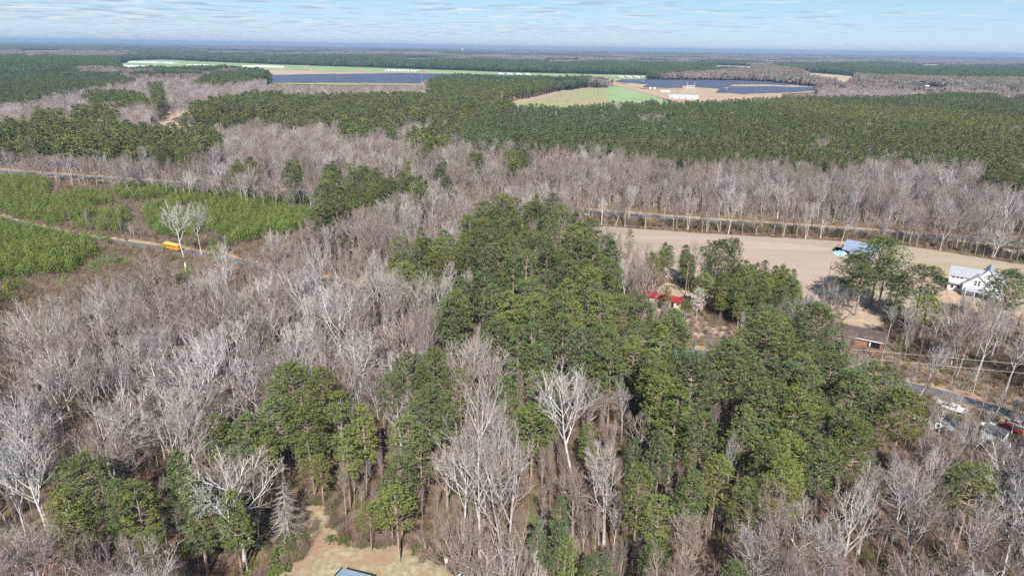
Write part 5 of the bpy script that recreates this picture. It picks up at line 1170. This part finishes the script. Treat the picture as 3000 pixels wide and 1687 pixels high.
for r_ in range(2):
    for i in range(9):
        x0 = -6.2+i*1.4; z0 = R.uniform(-.12, .12)
        pr = [(-4.2, 2.2+z0), (0, 4.4+z0), (0, 4.46+z0), (-4.2, 2.26+z0)] if r_ == 0 else [(0, 4.4+z0), (4.2, 2.3+z0), (4.2, 2.36+z0), (0, 4.46+z0)]
        part('tin_sheet', MB().prism(pr, x0, x0+1.37), M_rust, e)
x, y = g(655, 1700, 2.2); e = thing('rusty_shed', 'rusty shed roof with a blue-grey patched corner at the bottom edge', 'shed', x, y-1.5, -.2); part('wall', MB().box((0, 0, 1.0), (4.6, 3.4, 2.1)), M_wood, e); part('roof', MB().prism([(-2.0, 2.1), (2.0, 2.4), (2.0, 2.48), (-2.0, 2.18)], -2.7, 1.0), M_rust, e); part('roof_patch', MB().prism([(-2.0, 2.14), (2.0, 2.44), (2.0, 2.53), (-2.0, 2.23)], 1.0, 2.9), M_blueroof, e)
x, y = g(546, 797+12); e = thing('snag', 'broken white dead trunk sticking up from the brush', 'dead tree', x, y, mark='broken white trunk'); part('trunk', MB().tube([(0, 0, -.2), (.1, 0, 3), (.25, .1, 5.6)], [.42, .38, .24], 8), mat('dead_white_wood', (.66, .60, .52), .9), e); part('stub', MB().tube([(.1, 0, 3.6), (.7, .1, 4.4)], [.12, .06], 5), M_bark[0], e)

# poles and wires
def pole(px_, H, label, r=.14, cross=True, rz=0.0, m=M_wood, cat='utility pole'):
    x, y = px_ if isinstance(px_[0], float) and px_[0] < 500 and False else g(*px_); e = thing('utility_pole', label, cat, x, y, rz)
    part('pole', MB().tube([(0, 0, -.3), (0, 0, H)], [r, r*.7], 8), m, e)
    if cross:
        c = part('crossarm', MB().box((0, 0, H-.5), (2.2, .12, .12)), m, e)
        for q in (-1, 0, 1): part('insulator', MB().tube([(q, 0, H-.44), (q, 0, H-.2)], [.06, .05], 6), M_white, c)
    return e, x, y
e, _, _ = pole((2421, 852), 11.5, 'dark utility pole at the near edge of the brown field', cross=False); part('transformer', MB().tube([(.35, 0, 8.6), (.35, 0, 9.6)], [.24, .24], 10), M_galv, e)
e, _, _ = pole((1918, 840), 8.5, 'pale pole with white security light near the red roof', r=.10, cross=False, m=M_galv, cat='light pole'); part('lamp_head', MB().box((.25, 0, 8.5), (.7, .3, .25)), M_white, e)
for i, px_ in enumerate(((2056, 706), (2380, 700))): pass
e1, x1, y1 = pole((2528, 1068), 9.0, 'wooden power pole behind the roadside pines where the white wires end', mark if False else .15)
x2, y2 = g(3420, 1180)
e2 = thing('utility_pole', 'wooden power pole carrying the white wires past the road woods', 'utility pole', x2, y2); part('pole', MB().tube([(0, 0, -.3), (0, 0, 10.2)], [.15, .11], 8), M_wood, e2); part('crossarm', MB().box((0, 0, 9.9), (.12, 2.2, .12)), M_wood, e2)
for nm, a, b, lab in (('power_line', ((2525, 1025), 9.0), ((3000, 1067), 9.6), 'upper white power line crossing above the road'), ('power_line', ((2570, 1053), 7.0), ((3000, 1093), 7.6), 'lower white power line crossing above the road')):
    pa = g(a[0][0], a[0][1], a[1]); pb = g(b[0][0], b[0][1], b[1]); pts = []
    for k in range(15):
        t = -.06+k/14*1.5; pts.append((pa[0]+(pb[0]-pa[0])*t, pa[1]+(pb[1]-pa[1])*t, a[1]+(b[1]-a[1])*t))
    tag(MB().tube(pts, [.024]*15, 4).build(nm, M_wire), lab, 'power line', 'power lines')

# far farmland: solar arrays, poultry houses, substation, towers
def solar_block(poly_px, label, gap=6.5):
    P = gp(poly_px); ys = [p[1] for p in P]; xs = [p[0] for p in P]; cx_, cy_ = sum(xs)/len(xs), sum(ys)/len(ys)
    e = thing('solar_array', label, 'solar array', cx_, cy_, 0, 'solar arrays'); mb = MB(); lg = MB(); yy = min(ys)+1; 
    while yy < max(ys):
        cr = []
        for i in range(len(P)):
            (xa, ya), (xb, yb) = P[i], P[(i+1) % len(P)]
            if (ya > yy) != (yb > yy): cr.append(xa+(xb-xa)*(yy-ya)/(yb-ya))
        cr.sort()
        for k in range(0, len(cr)-1, 2):
            a, b = cr[k]-cx_, cr[k+1]-cx_; y0 = yy-cy_
            mb.poly([(a, y0, .8), (b, y0, .8), (b, y0+3.9, 2.6), (a, y0+3.9, 2.6)]); lg.poly([(a, y0+3.95, 2.58), (b, y0+3.95, 2.58), (b, y0+.05, .78), (a, y0+.05, .78)])
            for q in np.arange(a+3, b, 24): lg.box((q, y0+2, .9), (.25, .25, 1.8))
        yy += gap
    part('panels', mb, M_solar, e)['kind'] = 'stuff'; part('rack', lg, M_galv, e)['kind'] = 'stuff'; e.location.z = .55
    return e
solar_block([(774, 224), (900, 221.5), (988, 219.8), (988, 244), (774, 244)], 'dark blue solar panel field, the section nearest the small pine wood')
solar_block([(990, 220.5), (1060, 219.5), (1180, 217.6), (1234, 219), (1234, 246), (989, 244)], 'wide dark blue solar panel field behind the leafless belt')
solar_block([(1235, 218.8), (1420, 221), (1640, 227), (1640, 240), (1236, 242)], 'solar panel field running behind the pine knoll')
solar_block(Zm(1800, 210, 4.293, (15, 130), (120, 112), (560, 112), (1005, 118), (1005, 195), (860, 178), (380, 165), (240, 150), (130, 148)), 'solar panel field at the farm road end, beyond the substation')
solar_block(Zm(1800, 210, 4.293, (360, 206), (440, 170), (860, 181), (860, 210), (700, 212)), 'narrow solar panel strip just before the white substation masts')
solar_block(Zm(1800, 210, 4.293, (1010, 200), (1010, 125), (1500, 124), (1850, 135), (2240, 180), (1900, 165), (1500, 168), (1420, 200), (1360, 224)), 'large solar panel field on the far side of the substation')
solar_block(Zm(1800, 210, 4.293, (1285, 272), (1330, 226), (1420, 205), (1412, 275)), 'small solar panel block beyond the right end of the substation')
solar_block(Zm(1800, 210, 4.293, (1415, 272), (1440, 200), (1670, 205), (1655, 290)), 'square solar panel block in the open yard, the nearest one')
solar_block(Zm(1800, 210, 4.293, (1660, 285), (1672, 205), (2000, 200), (2230, 210), (2560, 212), (2560, 240), (2230, 268)), 'solar panel field mostly hidden behind dark pines')
def poultry(px_, L, wd, rz, label, group, mark=None):
    x, y = g(*px_); e = thing('poultry_house', label, 'poultry house', x, y, rz, group); gable(e, L, wd, 3.2, 2.0, M_white, M_polehouse, over=.3)
    for s in (-1, 1): part('end_door', MB().box((s*(L/2+.04), 0, 1.4), (.06, wd*.5, 2.6)), M_brick, e)
    part('feed_silo', MB().tube([(-L/2-4, wd/2, 0), (-L/2-4, wd/2, 5), (-L/2-4, wd/2, 6.5)], [1.6, 1.6, .3], 10), M_galv, e)
for i in range(4): poultry((1467+i*26, 219.5-.2*(3-i)+.2*i), 46, 17, 1.62, 'white poultry house, %s of the four beyond the solar field, counted from the wheat' % ORD[i], 'white poultry houses')
for i in range(4): poultry((1818+i*23, 228+.25*i), 40, 15, 1.62, 'white poultry house with red end, %s of the four before the dark forest edge' % ORD[i], 'white poultry houses')
for i in range(5): poultry((1142+i*19, 209.0+.35*i), 44, 16, 1.3, 'long white poultry house, %s of the five in the middle of the wheat' % ORD[i], 'white poultry houses')
for i in range(4): poultry((737+i*24, 196.5+.5*i), 60, 18, .25, 'white barn roof, %s of the four half hidden by pines' % ORD[i], 'white poultry houses')
for i in range(3): poultry((562+i*18, 193.4+.3*i), 34, 15, .9, 'red-fronted poultry house, %s of the small trio in the wheat' % ORD[i], 'white poultry houses')
def longhouse(px_, L, wd, rz, label): x, y = g(*px_); e = thing('greenhouse', label, 'greenhouse', x, y, rz, 'greenhouses'); gable(e, L, wd, 3.0, 2.5, M_white, mat('greenhouse_film', (.55, .66, .72), .4), over=.1)
longhouse((430, 184.5), 190, 40, -.42, 'pale blue greenhouse roof at the far end of the wheat, first of two'); longhouse((480, 185.5), 150, 34, -.42, 'pale blue greenhouse roof at the far end of the wheat, second of two'); longhouse((420, 197.5), 190, 30, -.4, 'pale blue greenhouse roof nearest the leafless woods')
x, y = g(2003, 289); e = thing('warehouse', 'long white metal warehouse in front of the substation', 'warehouse', x, y, heading((1950, 287), (2060, 291)), mark=None); gable(e, 52, 12, 4.2, 2.2, M_white, mat('pale_steel_roof', (.55, .62, .70), .35, metal=.2), over=.3)
for i in range(4): part('loading_door', MB().box((-20+i*12, -6.04, 1.7), (4, .06, 3.2)), M_galv, e)
x, y = g(1948, 270.5); e = thing('control_building', 'small white control building beside the substation', 'building', x, y, -.1); gable(e, 19, 8, 3.4, .8, M_white, M_polehouse, over=.2); part('door', MB().box((0, -4.03, 1.2), (2, .06, 2.4)), M_galv, e)
for i, (a, b) in enumerate(((1905, 260.5), (1917, 260.8), (1850 + 33, 242), (2125, 262.5))):
    x, y = g(a, b); e = thing('inverter_box', ('small white equipment box, %s one along the solar farm road' % ORD[i]), 'equipment box', x, y, 0, 'equipment boxes'); part('cabinet', MB().box((0, 0, 1.8), (5, 3, 3.4)), M_white, e); part('lid', MB().box((0, 0, 3.6), (5.3, 3.3, .15)), M_galv, e)
x, y = g(2022, 272); e = thing('substation', 'white steel substation gantry with two tall masts', 'substation', x, y, 0)
M_mast = mat('white_steel', (.68, .70, .72), .5)
for s in (-1, 1):
    mb = MB()
    for q in ((-.8, -.8), (.8, -.8), (.8, .8), (-.8, .8)): mb.tube([(s*8+q[0], q[1], 0), (s*8+q[0]*.5, q[1]*.5, 14), (s*8, 0, 22)], [.17, .14, .1], 4)
    for z in range(1, 14, 2): mb.tube([(s*8-.8, -.8, z), (s*8+.8, -.8, z+2)], [.09, .09], 3); mb.tube([(s*8+.8, .8, z), (s*8-.8, .8, z+2)], [.09, .09], 3)
    part('mast', mb, M_mast, e)
for z in (14, 9.5): part('beam', MB().box((0, 0, z), (17, .7, .8)), M_mast, e)
for i in range(7): part('transformer', MB().box((-15+i*5, -6, 1.6), (2.4, 2.2, 3.2)), M_galv, e)
for i in range(6): part('bus_support', MB().box((-12+i*5, 4, 2.6), (.35, .35, 5.2)), M_mast, e)
x, y = g(1985, 273); e, _, _ = pole((1985, 275), 20, 'tall dark pole standing beside the substation gantry', r=.35, cross=False)
e, _, _ = pole((1751, 277), 18, 'dark pole alone in the pale green pasture', r=.35, cross=False)
x, y = g(2700, 258); 
for i, (a, b, L, D, h, lab) in enumerate(((2712, 257, 14, 8, 4, 'white farmhouse far off at the edge of the tan strip'), (2697, 254.5, 7, 6, 4, 'small white outbuilding beside the far farmhouse'), (2757, 258.5, 10, 9, 7, 'white two-storey house far off by the dark woods'), (2764, 262, 20, 6, 3, 'long low white shed before the far two-storey house'), (2814, 264.5, 8, 6, 4, 'far white cottage at the woods edge past the long shed'), (85, 165, 60, 30, 6, 'far pale farm building amid brown woods'), (100, 166, 50, 25, 6, 'second far pale farm building amid brown woods'), (211, 158, 24, 18, 9, 'far white house showing over brown woods'))):
    x, y = g(a, b); e = thing('distant_house', lab, 'house', x, y, .1*i, 'distant houses'); gable(e, L, D, h, h*.45, M_white, M_polehouse if i < 6 else M_metalroof); part('door', MB().box((0, -D/2-.03, 1.1), (1.2, .06, 2.1)), M_dark, e)
gs = [leafy(80+k, 1.7, 1.3, 46, .13).mesh('green_shrub', M_brush[2]) for k in range(3)]
for k, (a, b, s_, lb) in enumerate(((842, 1588, 1.5, 'tallest bright green shrub at the lawn edge near the leafless conifer'), (862, 1618, 1.1, 'bright green shrub just above the corner of the lawn'), (822, 1625, 1.2, 'green shrub on the brush side of the lawn corner'), (968, 1586, .9, 'low green shrub patch on the sandy track into the lawn'), (1000, 1590, .7, 'small green tuft beside the low green shrub patch'), (1120, 1604, .6, 'small dark green tuft under the low spreading pine'))):
    x, y = g(a, b); o = link('green_shrub', gs[k % 3]); o.location = (x, y, 0); o.scale = (s_, s_, s_*.9); o.rotation_euler = (0, 0, k); tag(o, lb, 'shrub', 'green shrubs by the lawn')
# radio mast and water tower on the horizon
x, y = g(2334, 161.5); zt = CAM_H+math.hypot(x, y)*(148.5-133)/2001*1.12; e = thing('radio_mast', 'thin guyed radio mast rising above the horizon', 'radio mast', x, y); mb = MB(); mb.tube([(0, 0, 0), (0, 0, zt)], [1.1, .9], 4); part('mast', mb, mat('mast_grey', (.10, .12, .15), .6), e); part('beacon', MB().tube([(0, 0, zt), (0, 0, zt+3)], [.8, .3], 5), M_red, e)
x, y = g(1355, 156); zt = CAM_H-math.hypot(x, y)*(142-136.5)/2001*1.1; e = thing('water_tower', 'white water tower bulb on the hazy horizon', 'water tower', x, y); part('tank', MB().tube([(0, 0, zt-26), (0, 0, zt-18), (0, 0, zt-6), (0, 0, zt)], [3, 12, 12, 3], 14), M_white, e); part('stem', MB().tube([(0, 0, 0), (0, 0, zt-26)], [3.5, 3], 10), M_white, e)
# pasture shrubs
R = random.Random(12); sm = leafy(5, 1.5, 1.3, 14, .3).mesh('pasture_shrub', M_needle[0])
for k in range(46):
    for _ in range(30):
        a, b = R.uniform(1600, 1800), R.uniform(268, 306)
        if inpoly([a], [b], [(1560, 298), (1640, 276), (1740, 266), (1785, 272), (1805, 300), (1740, 304), (1640, 310)])[0]: break
    x, y = g(a, b); o = link('shrub', sm); o.location = (x, y, .1); o.rotation_euler = (0, 0, R.uniform(0, 6)); o.scale = (R.uniform(.7, 1.3),)*3; tag(o, 'small dark shrub dotted over the pale green pasture', 'shrub', 'shrubs in the pasture')
for j, (a, b, n_) in enumerate(((1478, 275, 'clearing'),)): pass
x, y = g(469, 358); e = place('pine', x, y, .8, .8, 4, 0); tag(e, 'lone pine standing in the sandy clearing of the pine woods', 'pine tree', 'pine trees of the near woods'); 
x, y = g(480, 355); e = place('pine', x, y, .65, .5, 4, 0); tag(e, 'thin pine next to the lone pine of the sandy clearing', 'pine tree', 'pine trees of the near woods')

# ------------------------------------------------------------------ labels for the trees of the woods: look, rank and nearest landmark
U = ['', 'first', 'second', 'third', 'fourth', 'fifth', 'sixth', 'seventh', 'eighth', 'ninth']
def ordinal(n):
    if n <= 20: return ORD[n-1]
    tens = {2: 'twenty', 3: 'thirty', 4: 'forty', 5: 'fifty', 6: 'sixty', 7: 'seventy'}[min(n//10, 7)]
    return tens+'-'+U[n % 10] if n % 10 else {2: 'twentieth', 3: 'thirtieth', 4: 'fortieth', 5: 'fiftieth', 6: 'sixtieth', 7: 'seventieth'}[min(n//10, 7)]
ALL = MARKS+LM
def rel(x, y):
    m, mx_, my_ = min(ALL, key=lambda q: (q[1]-x)**2+((q[2]-y))**2); dx, dy = x-mx_, y-my_
    d = ('behind' if dy > 0 else 'in front of') if abs(dy) > abs(dx) else ('right of' if dx > 0 else 'left of')
    return m, d, dx*dx+dy*dy
rows = {}
for (t, e) in indiv:
    kind = t[0]; m, d, q = rel(t[1], t[2]); rows.setdefault((kind, m, d), []).append((q, t, e))
for (kind, m, d), L_ in rows.items():
    for i, (q, t, e) in enumerate(sorted(L_, key=lambda r: r[0])):
        if kind == 'pine': tag(e, '%s %s pine, %s pine %s the %s' % (PINE_SHAPE[t[5]], PINE_TINTS[t[6]][0], ordinal(i+1), d, m), 'pine tree', 'pine trees of the near woods')
        else: tag(e, '%s %s bare tree, the %s one %s the %s' % (BARE_SHAPE[t[5]], BARE_TINTS[t[6]][0], ordinal(i+1), d, m), 'tree', 'bare trees of the near woods')
for (t, e) in indiv:
    if len(e['label'].split()) > 15: e['label'] = e['label'].replace(BARE_SHAPE[t[5]]+' ' if t[0] == 'bare' else PINE_SHAPE[t[5]]+' ', '', 1)
rows = {}
for e, x, y in young_objs:
    p = proj(x, y, 2)[0]; m, d, q = rel(x, y); rows.setdefault((m, d), []).append((q, e))
for (m, d), L_ in rows.items():
    for i, (q, e) in enumerate(sorted(L_, key=lambda r: r[0])):
        n_ = i+1; s_ = ordinal(n_) if n_ < 80 else ('eightieth' if n_ == 80 else 'eighty-'+U[n_-80] if n_ < 90 else 'ninetieth' if n_ == 90 else 'ninety-'+U[n_-90] if n_ < 100 else 'hundred and '+ordinal(n_-100) if n_ > 100 else 'hundredth')
        e['label'] = 'bright green young pine, %s %s the %s' % (s_, d, m)
for t in HAND:
    if not t.get('label') and not t.get('rank'): t['o']['label'] = 'bare tree'

# ------------------------------------------------------------------ the air
if HAZE:
    hm = bpy.data.materials.new('haze_air'); hm.use_nodes = True; nt = hm.node_tree; nt.nodes.clear()
    o_ = nt.nodes.new('ShaderNodeOutputMaterial'); pv = nt.nodes.new('ShaderNodeVolumePrincipled'); pv.inputs['Color'].default_value = (0.42, 0.58, 0.86, 1); pv.inputs['Density'].default_value = HAZE; pv.inputs['Anisotropy'].default_value = 0.0
    nt.links.new(pv.outputs[0], o_.inputs['Volume'])
    hz = MB().box((0, 18500, (125-1.5)/2), (70000, 45000, 126.5)).build('haze', hm); tag(hz, kind='stuff')
